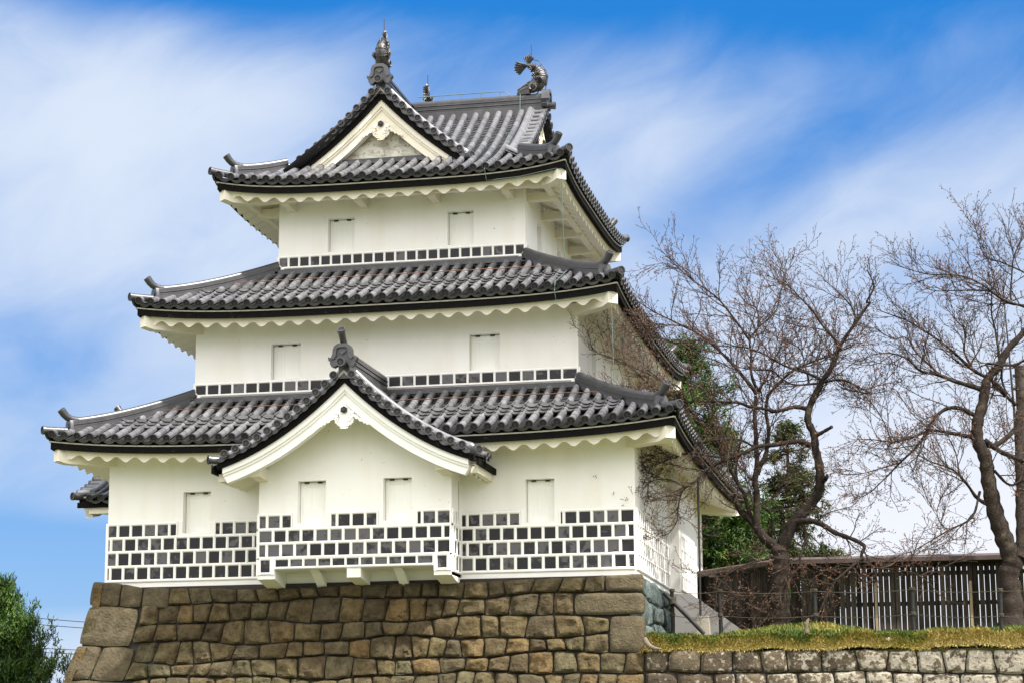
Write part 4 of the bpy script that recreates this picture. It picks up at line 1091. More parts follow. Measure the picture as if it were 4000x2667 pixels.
# limbs of the two bare cherry trees: (x, y, z, radius) in metres
LIMBS_A = [[(8.75,3.0,-1.07,0.29),(8.79,3.0,-0.69,0.278),(8.79,3.0,-0.13,0.265),(8.82,3.0,0.32,0.256),(8.8,3.0,0.66,0.25),(8.84,3.0,0.82,0.247)],[(8.84,3.0,0.72,0.18),(8.54,3.08,0.92,0.153),(8.33,3.17,1.14,0.136),(8.12,3.27,1.42,0.119),(7.94,3.36,1.62,0.106),(7.83,3.45,1.84,0.095),(7.79,3.5,1.99,0.089)],[(8.28,3.2,1.22,0.123),(8.28,3.22,1.56,0.111),(8.3,3.28,2.04,0.099),(8.28,3.32,2.36,0.092),(8.32,3.36,2.7,0.084),(8.3,3.42,3.11,0.076),(8.3,3.48,3.52,0.068),(8.28,3.54,3.93,0.061),(8.31,3.58,4.25,0.055),(8.31,3.6,4.33,0.054)],[(8.33,3.33,2.46,0.082),(8.41,3.37,2.7,0.076),(8.54,3.43,2.97,0.07),(8.6,3.55,3.46,0.062),(8.55,3.67,3.94,0.055),(8.58,3.78,4.33,0.05),(8.61,3.8,4.4,0.049),(9.0,3.97,4.84,0.041),(9.34,4.1,5.07,0.035),(10.02,4.34,5.36,0.026),(10.56,4.53,5.6,0.018)],[(8.14,3.29,1.52,0.07),(8.07,3.19,1.96,0.061),(7.88,3.08,2.29,0.055),(7.72,2.95,2.62,0.049),(7.54,2.79,3.02,0.043),(7.32,2.61,3.42,0.037),(7.13,2.5,3.62,0.034),(6.92,2.36,3.89,0.029),(6.86,2.26,4.11,0.027),(6.7,2.13,4.36,0.023),(6.38,1.98,4.49,0.019),(6.05,1.79,4.71,0.014)],[(8.85,3.0,0.72,0.203),(9.09,3.04,1.26,0.179),(9.41,3.08,1.59,0.165),(9.65,3.11,1.92,0.154),(9.77,3.14,2.23,0.145),(9.74,3.18,2.63,0.135),(9.65,3.22,3.03,0.126),(9.63,3.25,3.35,0.118),(9.53,3.29,3.65,0.111),(9.54,3.32,3.94,0.104),(9.68,3.36,4.26,0.097),(9.82,3.38,4.47,0.091),(9.71,3.4,4.31,0.087),(9.87,3.44,4.58,0.08),(10.09,3.49,4.92,0.072),(10.31,3.55,5.43,0.06),(10.58,3.61,5.83,0.05),(10.83,3.66,6.18,0.042),(11.01,3.69,6.42,0.036),(10.93,3.7,6.43,0.034),(11.1,3.75,6.81,0.026),(10.96,3.8,7.21,0.018)],[(9.55,3.23,3.07,0.088),(9.33,3.15,3.17,0.08),(8.83,2.91,3.08,0.069),(8.43,2.7,3.02,0.061),(8.09,2.49,2.85,0.054),(7.8,2.29,2.7,0.049),(7.46,2.06,2.52,0.042),(7.27,1.91,2.38,0.038),(7.09,1.71,2.13,0.034),(6.9,1.56,1.99,0.03),(6.81,1.43,1.83,0.027),(6.77,1.23,1.5,0.023),(6.75,1.02,1.17,0.019),(6.6,0.8,0.9,0.014),(6.4,0.63,0.82,0.011)],[(9.51,3.31,3.94,0.071),(9.22,3.21,3.97,0.063),(8.84,3.03,3.86,0.055),(8.6,2.89,3.9,0.051),(8.23,2.68,3.94,0.045),(7.99,2.53,4.01,0.041),(7.39,2.14,3.99,0.031),(6.91,1.81,3.94,0.024),(6.44,1.47,3.86,0.018),(5.98,1.11,3.8,0.011)],[(9.68,3.24,3.29,0.065),(9.88,3.11,3.37,0.056),(10.07,2.94,3.44,0.05)],[(9.79,3.14,2.2,0.076),(9.92,2.84,2.31,0.058)],[(9.07,3.04,1.34,0.105),(9.48,2.96,1.34,0.09),(9.74,2.89,1.25,0.083),(10.04,2.79,1.05,0.074),(10.34,2.7,0.9,0.066),(10.69,2.57,0.71,0.057),(10.64,2.51,0.52,0.053),(10.65,2.46,0.36,0.05),(10.64,2.44,0.41,0.049),(10.38,2.32,0.19,0.042),(10.05,2.16,-0.12,0.033),(9.83,2.0,-0.51,0.025),(9.67,1.84,-0.9,0.017)],[(10.73,2.47,0.31,0.034),(11.0,2.38,0.18,0.029),(11.33,2.26,0.13,0.024),(11.76,2.08,0.02,0.018),(12.02,1.93,-0.16,0.015),(12.22,1.79,-0.4,0.011),(12.37,1.67,-0.6,0.008)],[(9.35,2.99,1.28,0.058),(9.4,2.9,0.98,0.049),(9.27,2.68,0.47,0.038),(9.27,2.58,0.27,0.034),(9.05,2.42,0.04,0.028),(8.79,2.16,-0.37,0.019),(8.58,1.99,-0.57,0.014)],[(8.72,3.0,0.55,0.041),(8.34,2.8,0.45,0.031),(7.97,2.53,0.3,0.023),(7.69,2.28,0.11,0.018),(7.51,2.03,-0.18,0.013),(7.48,1.8,-0.47,0.009)],[(8.83,3.0,-0.32,0.026),(8.34,2.6,-0.35,0.018),(7.96,2.19,-0.37,0.014),(7.71,1.88,-0.47,0.011),(7.55,1.6,-0.65,0.008)],[(8.84,3.0,0.09,0.029),(8.47,2.56,-0.44,0.02),(8.36,2.2,-0.85,0.016),(8.22,1.88,-1.16,0.013),(8.17,1.4,-1.65,0.008)],[(8.56,3.0,-0.85,0.023),(8.55,2.73,-1.2,0.014),(8.59,2.4,-1.52,0.009)],[(8.4,3.24,1.74,0.029),(8.63,3.34,1.9,0.024),(8.9,3.49,2.1,0.02),(9.26,3.67,2.22,0.015),(9.56,3.84,2.28,0.012)],[(8.4,3.24,1.72,0.035),(8.59,3.28,1.56,0.031),(8.62,3.35,1.26,0.027),(8.61,3.44,0.88,0.023)],[(8.33,2.65,3.01,0.038),(8.09,2.52,3.14,0.033),(7.85,2.38,3.15,0.029),(7.37,2.05,3.09,0.024),(7.07,1.82,2.99,0.02),(6.86,1.61,2.79,0.017),(6.45,1.26,2.73,0.013),(6.0,0.85,2.58,0.008)],[(7.75,2.26,2.7,0.037),(7.37,2.02,2.75,0.029),(7.02,1.73,2.78,0.024),(6.68,1.41,2.64,0.018),(6.34,1.04,2.45,0.013),(6.02,0.66,2.25,0.008)],[(6.9,1.55,1.99,0.028),(6.62,1.37,2.13,0.021),(6.32,1.15,2.13,0.016),(6.12,0.95,1.99,0.012),(6.0,0.75,1.76,0.008)],[(8.33,3.6,4.37,0.065),(8.02,3.43,4.81,0.053),(7.66,3.21,5.23,0.044),(7.3,3.0,5.55,0.036),(7.03,2.84,5.74,0.031),(6.58,2.59,5.96,0.024),(6.13,2.32,6.17,0.017),(5.78,2.1,6.39,0.012)],[(8.24,3.26,5.58,0.045),(7.97,3.19,5.98,0.036),(7.65,3.08,6.44,0.029),(7.35,2.99,6.73,0.024),(6.97,2.89,7.0,0.019),(6.67,2.79,7.29,0.014),(6.33,2.66,7.66,0.009)],[(8.38,3.6,4.4,0.065),(8.25,3.67,4.72,0.056),(8.21,3.84,5.35,0.043),(8.18,3.97,5.75,0.036),(8.36,4.09,6.04,0.03),(8.34,4.24,6.52,0.023),(8.09,4.35,6.69,0.018),(7.86,4.5,7.04,0.012)],[(8.36,4.09,6.04,0.027),(8.58,4.16,6.21,0.023),(8.81,4.29,6.5,0.019),(8.89,4.45,6.95,0.016),(9.03,4.79,7.8,0.009)],[(8.39,3.6,4.46,0.042),(8.56,3.86,4.79,0.033),(8.65,4.12,5.11,0.027),(8.81,4.59,5.6,0.02),(9.0,5.1,6.11,0.012)],[(10.28,3.55,5.43,0.048),(9.92,3.38,5.85,0.035),(9.68,3.21,6.22,0.027),(9.44,3.06,6.47,0.022),(9.2,2.91,6.72,0.017),(8.71,2.65,6.96,0.009)],[(10.67,3.62,5.99,0.036),(10.57,3.78,6.36,0.027),(10.22,4.1,6.83,0.017),(9.87,4.42,7.22,0.009)],[(9.85,3.44,4.6,0.047),(9.57,3.31,4.75,0.041),(9.2,3.1,4.84,0.035),(8.89,2.88,4.97,0.03),(8.53,2.6,5.14,0.025),(8.17,2.32,5.24,0.02),(7.65,1.91,5.21,0.014),(7.23,1.54,5.34,0.009)],[(9.77,3.43,4.53,0.041),(9.24,3.19,4.48,0.031),(8.95,2.99,4.62,0.026),(8.76,2.83,4.78,0.023),(8.39,2.58,4.75,0.018),(7.91,2.23,4.81,0.012)],[(9.56,3.35,4.52,0.035),(9.47,3.5,5.03,0.025),(9.36,3.63,5.39,0.02),(9.04,3.78,5.62,0.014),(8.69,3.95,5.81,0.009)],[(9.23,3.1,4.85,0.032),(9.63,3.33,4.94,0.025),(9.98,3.6,5.14,0.02),(10.39,3.97,5.46,0.014),(10.78,4.3,5.61,0.009)],[(9.87,3.44,4.55,0.041),(10.28,3.6,4.62,0.035),(10.63,3.8,4.48,0.031),(10.91,3.99,4.34,0.027),(10.27,4.37,4.56,0.021),(10.85,4.76,4.48,0.016),(11.26,5.04,4.58,0.012)],[(6.38,1.98,4.44,0.023),(6.18,1.92,4.57,0.02),(5.89,1.82,4.72,0.017),(4.8,1.38,5.16,0.009)],[(6.85,2.27,4.09,0.035),(6.49,2.09,4.2,0.027),(6.14,1.85,4.33,0.022),(5.92,1.62,4.55,0.017),(5.7,1.4,4.73,0.014),(5.34,1.07,4.89,0.009)],[(6.9,2.33,3.94,0.029),(6.62,2.07,4.01,0.023),(6.22,1.58,4.05,0.016),(5.97,1.22,4.02,0.012),(5.72,0.83,4.07,0.008)],[(7.22,2.96,5.6,0.027),(6.92,2.82,5.5,0.021),(6.58,2.62,5.48,0.017),(6.22,2.38,5.55,0.012),(5.91,2.16,5.53,0.009)],[(6.89,2.74,5.84,0.024),(6.59,2.61,5.88,0.018),(6.22,2.41,5.85,0.012),(5.95,2.24,5.81,0.009)]]
LIMBS_B = [[(13.8,3.6,-1.16,0.38),(13.83,3.63,-0.47,0.337),(13.8,3.67,0.08,0.311),(13.89,3.69,0.39,0.297),(13.75,3.72,0.83,0.278),(13.63,3.75,1.28,0.26),(13.51,3.79,1.79,0.241),(13.46,3.83,2.33,0.221),(13.43,3.86,2.75,0.207),(13.27,3.9,3.15,0.192),(13.29,3.93,3.54,0.179),(13.42,3.97,3.99,0.164),(13.49,4.0,4.36,0.152),(13.46,4.01,4.18,0.146),(13.5,4.04,4.47,0.137),(13.63,4.06,4.68,0.129),(13.88,4.09,4.94,0.118),(14.07,4.12,5.26,0.107),(14.43,4.17,5.65,0.091),(14.67,4.2,5.97,0.079)],[(14.04,3.69,0.44,0.206),(14.12,3.78,0.83,0.189),(14.15,3.98,1.44,0.17),(14.18,4.2,2.05,0.154),(14.18,4.44,2.68,0.139),(14.23,4.82,3.65,0.117),(14.31,5.09,4.3,0.104)],[(13.41,4.02,4.34,0.084),(12.99,3.89,4.47,0.066),(12.49,3.68,4.66,0.051),(12.06,3.49,4.75,0.04),(11.82,3.34,4.97,0.032),(11.5,3.17,5.09,0.024),(11.12,2.99,5.07,0.016),(10.81,2.82,4.92,0.009)],[(13.99,5.09,4.37,0.073),(13.65,5.01,4.72,0.061),(13.27,4.93,4.97,0.052),(12.89,4.81,5.31,0.043),(12.52,4.7,5.64,0.035),(12.19,4.6,5.88,0.029),(11.78,4.48,6.12,0.022),(11.37,4.36,6.28,0.016),(11.12,4.29,6.38,0.012)],[(12.86,3.84,4.49,0.054),(12.49,3.94,4.71,0.042),(12.11,4.08,5.13,0.032),(11.94,4.17,5.37,0.027),(11.77,4.27,5.67,0.022),(11.45,4.37,5.68,0.017),(11.04,4.54,6.0,0.009)],[(14.73,4.2,6.1,0.048),(14.46,4.17,6.24,0.043),(13.98,4.09,6.41,0.036),(13.61,4.01,6.73,0.03),(13.23,3.94,6.93,0.026),(12.85,3.87,7.01,0.022),(12.28,3.76,7.04,0.016),(11.54,3.6,7.27,0.009)],[(14.73,4.2,6.18,0.042),(14.47,4.25,6.28,0.037),(14.08,4.34,6.39,0.032),(13.74,4.46,6.69,0.027),(13.09,4.65,6.8,0.02),(12.44,4.86,6.88,0.013),(12.08,5.0,7.15,0.009)],[(13.85,4.09,4.97,0.054),(13.79,4.23,5.69,0.037),(13.73,4.32,6.12,0.029),(13.76,4.46,6.69,0.02),(13.71,4.59,7.19,0.012)],[(14.77,4.22,6.83,0.036),(14.51,4.25,7.06,0.03),(14.03,4.33,7.35,0.023),(13.65,4.39,7.53,0.018),(13.5,4.48,8.13,0.011),(13.46,4.52,8.37,0.009)],[(14.18,4.12,6.4,0.042),(14.2,4.23,6.7,0.035),(14.27,4.57,7.37,0.025),(14.42,4.83,7.81,0.019),(14.61,5.12,8.26,0.012)],[(13.22,4.91,5.05,0.043),(13.08,5.12,5.5,0.031),(13.13,5.37,5.96,0.023),(12.93,5.6,6.3,0.017),(12.68,5.91,6.71,0.009)],[(13.19,4.92,5.08,0.037),(13.43,5.35,5.53,0.022),(13.56,5.82,5.98,0.012)],[(13.9,4.08,4.89,0.042),(13.57,3.85,4.91,0.034),(13.59,3.76,4.79,0.031),(13.63,3.68,4.69,0.03)],[(13.9,4.08,4.89,0.054),(14.15,3.97,4.85,0.044),(14.38,3.83,4.92,0.036),(14.6,3.68,4.96,0.03)],[(13.9,4.08,4.86,0.048),(13.89,4.21,4.56,0.038),(13.98,4.38,4.27,0.03)],[(13.18,3.9,3.23,0.071),(12.8,3.81,3.29,0.058),(12.23,3.61,3.37,0.044),(11.79,3.44,3.19,0.034),(11.38,3.28,3.1,0.026),(10.93,3.09,3.14,0.017),(10.5,2.9,3.12,0.009)],[(13.25,3.94,3.73,0.077),(12.86,3.83,3.9,0.065),(12.54,3.71,3.84,0.058),(12.27,3.57,3.52,0.05),(11.93,3.32,2.99,0.039),(11.54,3.09,2.59,0.03),(11.19,2.86,2.21,0.022),(10.84,2.63,1.87,0.014),(10.5,2.44,1.69,0.009)],[(13.42,3.78,1.67,0.065),(13.17,3.62,1.87,0.052),(12.85,3.24,2.27,0.036),(12.63,3.02,2.42,0.029),(12.21,2.66,2.53,0.019),(11.94,2.38,2.65,0.012)],[(12.83,3.21,2.29,0.029),(12.76,3.34,2.82,0.02),(12.65,3.44,3.13,0.015),(12.56,3.61,3.64,0.009)],[(13.26,3.62,1.95,0.047),(13.12,3.39,1.46,0.037),(12.94,3.22,1.24,0.032),(12.56,2.95,1.04,0.026),(12.13,2.58,0.76,0.019),(11.71,2.2,0.5,0.013),(11.38,1.92,0.4,0.008)],[(13.42,3.89,3.11,0.089),(13.6,3.98,3.03,0.083),(13.87,4.16,3.19,0.078),(14.12,4.39,3.46,0.072)],[(13.43,3.89,3.14,0.089),(13.74,3.74,2.87,0.076),(14.01,3.58,2.69,0.067),(14.34,3.39,2.53,0.059)],[(13.6,3.83,2.44,0.053),(13.9,3.69,2.09,0.038),(14.21,3.56,2.15,0.03),(14.47,3.43,2.24,0.023)],[(14.17,5.0,4.11,0.067),(13.95,5.1,4.38,0.053),(13.7,5.23,4.66,0.042),(13.81,5.3,4.82,0.037)],[(11.54,3.09,2.59,0.029),(11.14,2.98,2.47,0.021),(10.71,2.83,2.34,0.014),(10.34,2.69,2.31,0.009)],[(11.38,3.27,3.09,0.023),(11.17,3.42,3.66,0.017),(10.89,3.59,4.13,0.013),(10.51,3.77,4.48,0.009)],[(12.56,2.95,1.05,0.017),(12.4,3.02,1.15,0.015),(12.3,3.19,1.52,0.013),(12.58,3.55,2.14,0.009)]]
# ---------------------------------------------------------------- ground, grass bank
M['soil'] = mat('soil', (.10, .085, .055), .95, .3, nscale=6, col2=(.06, .07, .025), bump=.6, bscale=15, spec=.1)
M['turf'] = mat('turf', (.16, .14, .05), .95, .25, nscale=2.5, col2=(.06, .085, .02), bump=.8, bscale=40, spec=.1)
M['field'] = mat('field', (.12, .12, .06), .95, .3, nscale=.3, col2=(.07, .09, .035), spec=.1)
def sst(a, b, x):
    t = np.clip((x-a)/(b-a), 0, 1); return t*t*(3-2*t)
def terrain(x, y):
    x = np.asarray(x, float); y = np.asarray(y, float)
    h = -1.72+.36*sst(-.55, .20, y)+.13*sst(0, 4, y)+.22*sst(3, 9, y)
    h = h+.27*np.exp(-((x-9.35)/1.1)**2-((y-1.6)/1.0)**2)+.10*np.exp(-((x-13.9)/1.2)**2-((y-3.4)/1.5)**2)
    h = h+.10*np.exp(-((x-8.7)/.6)**2-((y-3)/.6)**2)+.03*np.sin(x*3.1+y)+.02*np.sin(x*7.3)*np.exp(-y*y)
    return h
m = MB()
xs = np.concatenate([np.arange(6.08, 18, .12), np.arange(18, 90, 6)]); ys = np.concatenate([np.arange(-.42, 5, .12), np.arange(5, 13, .8), np.arange(13, 120, 8)])
X, Y = np.meshgrid(xs, ys); Z = terrain(X, Y); nx = len(xs)
m.add(np.stack([X, Y, Z], -1).reshape(-1, 3), [(r*nx+c, r*nx+c+1, (r+1)*nx+c+1, (r+1)*nx+c) for r in range(len(ys)-1) for c in range(nx-1)], .5)
m.add([(6.08, -.42, -1.75), (90, -.42, -1.75), (90, -.36, -2.4), (6.08, -.36, -2.4)], [(0, 3, 2, 1)], .5)
m.add([(-6, 12.1, -1.2), (6.08, 12.1, -1.2), (6.08, 120, -1.2), (-6, 120, -1.2)], [(0, 1, 2, 3)], .5)
tag(part(m, 'grass_bank', M['turf'], None, 60), kind='structure')
m = MB(); m.add([(-3000, -3000, -6), (3000, -3000, -6), (3000, 3000, -6), (-3000, 3000, -6)], [(0, 1, 2, 3)], .5)
tag(part(m, 'ground', M['field'], None), kind='structure')

def blade_mat():
    mt = bpy.data.materials.new('grass_blade'); mt.use_nodes = True; nt = mt.node_tree; b = nt.nodes['Principled BSDF']; b.inputs['Roughness'].default_value = .7; b.inputs['Specular IOR Level'].default_value = .2
    at = nt.nodes.new('ShaderNodeAttribute'); at.attribute_name = 'rnd'; cr = nt.nodes.new('ShaderNodeValToRGB'); e = cr.color_ramp.elements
    cols = [(0, (.030, .060, .008)), (.30, (.075, .105, .014)), (.45, (.16, .14, .025)), (.7, (.27, .21, .055)), (1, (.36, .29, .11))]
    while len(e) < 5: e.new(.5)
    for i, (p, c) in enumerate(cols): e[i].position = p; e[i].color = (*c, 1)
    nt.links.new(at.outputs['Fac'], cr.inputs[0]); nt.links.new(cr.outputs[0], b.inputs['Base Color'])
    b.inputs['Subsurface Weight'].default_value = 0
    return mt
def scatter_grass():
    rg = np.random.default_rng(5); n1, n2 = 26000, 26000
    x = np.concatenate([rg.uniform(6.12, 16.5, n1), rg.uniform(6.12, 16.5, n2)]); y = np.concatenate([rg.uniform(-.50, .0, n1), -.1+4.0*rg.random(n2)**1.6])
    dry = smooth_noise(np.stack([x*1.3, y*1.7, np.zeros_like(x)], 1), 3); dry2 = smooth_noise(np.stack([x*5, y*5, np.ones_like(x)], 1), 4)
    edge = np.clip((.25-y)/.7, 0, 1)
    d = np.clip(.0+.72*dry+.34*dry2+.34*edge-.12+rg.normal(0, .10, len(x))-.18*(1-edge)-.20*np.clip((x-9.5)/3, 0, 1)*(1-edge), 0, 1)
    keep = (x < 6.3) | True
    L = rg.uniform(.035, .095, len(x))*(1+.6*d)*(1+.25*edge); w = rg.uniform(.006, .013, len(x))
    a = rg.uniform(0, 2*np.pi, len(x)); lean = rg.uniform(.1, .9, len(x))
    dx = np.cos(a)*lean; dy = np.sin(a)*lean-edge*.9; dz = 1.0-edge*rg.uniform(.2, 1.2, len(x))
    nrm = np.sqrt(dx*dx+dy*dy+dz*dz); dx, dy, dz = dx/nrm*L, dy/nrm*L, dz/nrm*L
    z = terrain(x, y)-.01
    p = np.stack([x, y, z], 1); t = np.stack([dx, dy, dz], 1); s = np.stack([np.cos(a+1.2), np.sin(a+1.2)*.3, np.zeros_like(a)], 1)*w[:, None]
    mid = p+t*.55+np.array([0, 0, .015]); tip = p+t-np.array([0, 0, .02])*edge[:, None]
    V = np.stack([p-s, p+s, mid+s*.8, mid-s*.8, tip], 1).reshape(-1, 3)
    me = bpy.data.meshes.new('grass'); i = np.arange(len(x))*5
    F = []
    for q in i.tolist(): F.append((q, q+1, q+2, q+3)); F.append((q+3, q+2, q+4))
    me.from_pydata(V.tolist(), [], F); me.materials.append(blade_mat())
    at = me.attributes.new('rnd', 'FLOAT', 'FACE'); at.data.foreach_set('value', np.repeat(d, 2).astype(np.float32))
    o = bpy.data.objects.new('grass', me); COL.objects.link(o); tag(o, 'dry yellow and green grass tufts on top of the low stone wall', 'grass', kind='stuff')
scatter_grass()

# ---------------------------------------------------------------- things on the bank
M['bark'] = mat('cherry_bark', (.036, .027, .021), .9, .3, nscale=6, col2=(.022, .017, .014), bump=.9, bscale=22, stretch=(1, 1, 1.0), spec=.15, extra=blotch((.085, .072, .045), 5, .58, .72, .6))
M['twig'] = mat('twig', (.058, .043, .036), .8, .4, nscale=3, spec=.2)
M['bud'] = mat('bud', (.17, .075, .042), .7, .5, nscale=3, spec=.2)
M['wood_dark'] = mat('weathered_wood', (.058, .050, .040), .9, .85, nscale=5, col2=(.020, .017, .015), bump=.5, bscale=20, stretch=(8, 8, .7), spec=.15, extra=blotch((.15, .125, .095), 3, .55, .75, .6, (6, 6, .6)))
M['wood_pale'] = mat('pale_wood', (.34, .27, .17), .85, .2, nscale=4, stretch=(6, 6, .6), spec=.15)
M['wood_roof'] = mat('roof_board', (.085, .062, .055), .7, .3, nscale=4, spec=.3)
M['pole'] = mat('charred_pole', (.02, .019, .018), .6, .4, nscale=8, bump=.3, spec=.3)
M['rope'] = mat('hemp_rope', (.055, .046, .03), .9, .3)
M['log'] = mat('bleached_root', (.16, .125, .09), .85, .3, nscale=8, bump=.5)

posts = []
lab = ['dark bamboo post with a leaning brace nearest the stone base', 'dark post between the concrete block and the left cherry trunk', 'dark post right of the left cherry trunk, before the fence', 'dark post midway along the plank fence', 'dark post beside the right cherry trunk']
for i, (px, tz) in enumerate(((6.555, -.244), (7.60, -.272), (9.65, -.318), (11.72, -.328), (13.55, -.40))):
    p = empty('rope_post', (px, 1.5, -1.3), lab[i], 'post', 'posts of the rope barrier')
    g = MB(); zt = np.linspace(-1.35, tz, 8); g.tube([(px+.006*math.sin(i+z*5), 1.5, z) for z in zt], [.046, .044, .045, .043, .045, .043, .044, .042], 10, .4); part(g, 'pole', M['pole'], p, 40)
    for z in (-.33, -.86):
        g = MB()
        for j in range(3): g.tube([(px+.052*math.cos(a), 1.5+.052*math.sin(a), z+tz+.28+.02*j) for a in np.linspace(0, 2*np.pi, 12)], .013, 5, .5)
        part(g, 'lashing', M['rope'], p)
    if i == 0:
        g = MB(); g.tube([(6.387, 1.40, -.33), (6.6, 1.40, -.55), (6.9, 1.4, -.86), (7.25, 1.40, -1.24)], [.05, .05, .048, .046], 10, .4); part(g, 'brace_pole', M['pole'], p, 40)
        g = MB()
        for j in range(5): g.tube([(6.555+.075*math.cos(a)+.01, 1.45+.11*math.sin(a), -.47-.025*j+.04*math.cos(a)) for a in np.linspace(0, 2*np.pi, 14)], .013, 5, .5)
        part(g, 'lashing', M['rope'], p)
    posts.append((px, tz))
for nm, z, l in (('barrier_rope', -.33, 'upper rope strung between the dark posts on the bank'), ('barrier_rope', -.86, 'lower rope strung between the dark posts on the bank')):
    g = MB(); pts = []
    for (xa, ta), (xb, tb) in zip(posts[:-1], posts[1:]):
        for q in np.linspace(0, 1, 9)[:-1]: pts.append((xa+(xb-xa)*q, 1.45, z+.28+(ta+(tb-ta)*q)-.05*4*q*(1-q)))
    pts.append((17.5, 1.45, z+.28+posts[-1][1]-.06))
    g.tube(pts, .007, 5, .5); o = g.build(nm, M['rope']); tag(o, l, 'rope', 'ropes of the barrier')

g = MB(); g.prism([(6.30, -1.5), (6.30, -.209), (6.754, -.209), (7.727, -.928), (7.95, -1.10), (7.95, -1.5)], 0, .36, lambda u, o, z: (u, 3.2+o, z), .5)
tag(g.build('stair_cheek', M['concrete']), 'smooth grey granite stair side with sloping top behind the dark posts', 'stair wall')
r = empty('lightning_mast', (7.13, 2.3, -1.2), 'thin dark rod standing in a pale concrete block beside the tower', 'lightning rod')
g = MB(); a, b = .16, .125
g.hexa([(7.13-a, 2.3-a, -1.35), (7.13+a, 2.3-a, -1.35), (7.13+a, 2.3+a, -1.35), (7.13-a, 2.3+a, -1.35), (7.13-b, 2.3-b, -.79), (7.13+b, 2.3-b, -.79), (7.13+b, 2.3+b, -.79), (7.13-b, 2.3+b, -.79)], .5); part(g, 'concrete_block', M['concrete_old'], r)
g = MB(); g.tube([(7.07, 2.3, -.85), (7.078, 2.3, .5), (7.085, 2.3, 2.3)], .026, 8, .5); part(g, 'rod', M['iron'], r, 40)

# plank fence with a little board roof
f = empty('plank_fence', (12, 8, -1.1), 'weathered dark plank fence with daylight slits and a board cap, behind the cherry trees', 'fence')
rg = random.Random(9)
def fence_run(A, B, ztop, zbot, pitch=.134, gap=.019):
    A, B = np.array(A), np.array(B); L = np.linalg.norm(B-A); d = (B-A)/L; nrm = np.array([d[1], -d[0]])
    pl, rl = MB(), MB(); n = int(L/pitch)
    def bx(mb, s0, s1, o0, o1, z0, z1, r=.5):
        q = [A+d*s+nrm*o for s, o in ((s0, o0), (s1, o0), (s1, o1), (s0, o1))]
        mb.hexa([(*p, z0) for p in q]+[(*p, z1) for p in q], r)
    for i in range(n):
        gq = gap*rg.uniform(.5, 1.25); bx(pl, i*pitch+gq/2, (i+1)*pitch-gq/2, rg.uniform(-.004, .004), .022+rg.uniform(-.004, .004), zbot, ztop-.09, rg.random())
    for z in (.57, -.16): bx(rl, 0, L, -.06, -.005, z-.05, z+.05)
    bx(rl, 0, L, -.08, .0, ztop-.16, ztop-.02)
    pa = part(pl, 'plank_panel', M['wood_dark'], f); part(rl, 'rail', M['wood_dark'], f)
    c = MB()
    for o0, o1, z0, z1, r_ in ((-.42, .0, 0, .10, .4), (.0, .42, .10, 0, .6)):
        vs = []
        for s in (-.2, L+.2):
            for o, z in ((o0, z0), (o1, z1)): vs += [(*(A+d*s+nrm*o), ztop+z), (*(A+d*s+nrm*o), ztop+z+.045)]
        c.add(vs, [(0, 2, 6, 4), (1, 5, 7, 3), (0, 1, 3, 2), (4, 6, 7, 5), (0, 4, 5, 1), (2, 3, 7, 6)], r_)
    bx(c, -.2, L+.2, .40, .43, ztop-.05, ztop+.05, .5)
    part(c, 'cap_board', M['wood_roof'], f)
    for s in np.arange(1.0, L, 1.85):
        g = MB(); bx(g, s-.05, s+.05, -.14, -.065, zbot-.2, ztop); part(g, 'post', M['wood_dark'], f)
    return A, d, nrm, bx
A, d_, nr, bx = fence_run((8.35, 7.95), (17.5, 8.25), .88, -1.15)
fence_run((5.9, 10.7), (8.3, 8.0), .86, -1.1, gap=.006)
for s in (2.35, 4.62):
    g = MB(); bx(g, s-.032, s+.032, .03, .07, -1.1, .36); part(g, 'prop_batten', M['wood_pale'], f, label='pale new batten nailed to the fence')
    g = MB(); bx(g, s-.06, s+.05, .026, .05, .30, .78); part(g, 'prop_batten', M['wood_dark'], f)

# banded wooden pole with a thin antenna rod
r = empty('utility_pole', (14.37, 7, -1.0), 'brown wooden pole with metal bands rising behind the right cherry tree', 'pole')
g = MB(); g.tube([(14.36, 7, -1.2), (14.365, 7, 2.0), (14.37, 7, 5.40)], [.15, .135, .118], 14, .5); part(g, 'shaft', mat('pole_wood', (.06, .042, .03), .85, .3, nscale=6, stretch=(4, 4, .5), bump=.4), r, 40)
for z in (5.16, 4.84, 4.2):
    g = MB(); g.tube([(14.37, 7, z-.035), (14.37, 7, z+.035)], .128, 14, .5); g.box((14.2, 6.93, z-.03), (14.28, 7.0, z+.03)); part(g, 'metal_band', M['iron'], r)
g = MB(); g.tube([(14.20, 6.96, 2.0), (14.19, 6.96, 4.4), (14.15, 6.96, 5.6), (14.09, 6.97, 7.1), (14.06, 6.97, 7.6)], [.03, .028, .022, .014, .006], 8, .5); part(g, 'antenna_rod', M['iron'], r)

g = MB(); g.tube([(9.57, -.25, -1.36), (9.575, -.26, -1.22), (9.60, -.27, -1.12), (9.63, -.27, -1.07)], [.05, .04, .03, .012], 9, .5); g.tube([(9.57, -.27, -1.2), (9.53, -.28, -1.15)], [.03, .012], 6, .5)
tag(g.build('tree_stump', M['log'], None, 50), 'small pale rotten stump sticking out of the grass mound', 'stump')
g = MB(); g.tube([(6.24, -.58, -1.44), (6.28, -.62, -1.54), (6.36, -.64, -1.62), (6.47, -.66, -1.66), (6.60, -.66, -1.67)], [.05, .06, .055, .04, .015], 9, .5)
tag(g.build('root', M['log'], None, 50), 'bleached bent root lying at the end of the grass beside the stone base', 'root')
g = MB(); c = np.array([11.23, -.33, float(terrain(11.23, -.33))+.10]); a = np.linspace(0, 2*np.pi, 11)[:-1]; rr = [.10, .04, .085, .035, .09, .04, .08, .03, .075, .045]
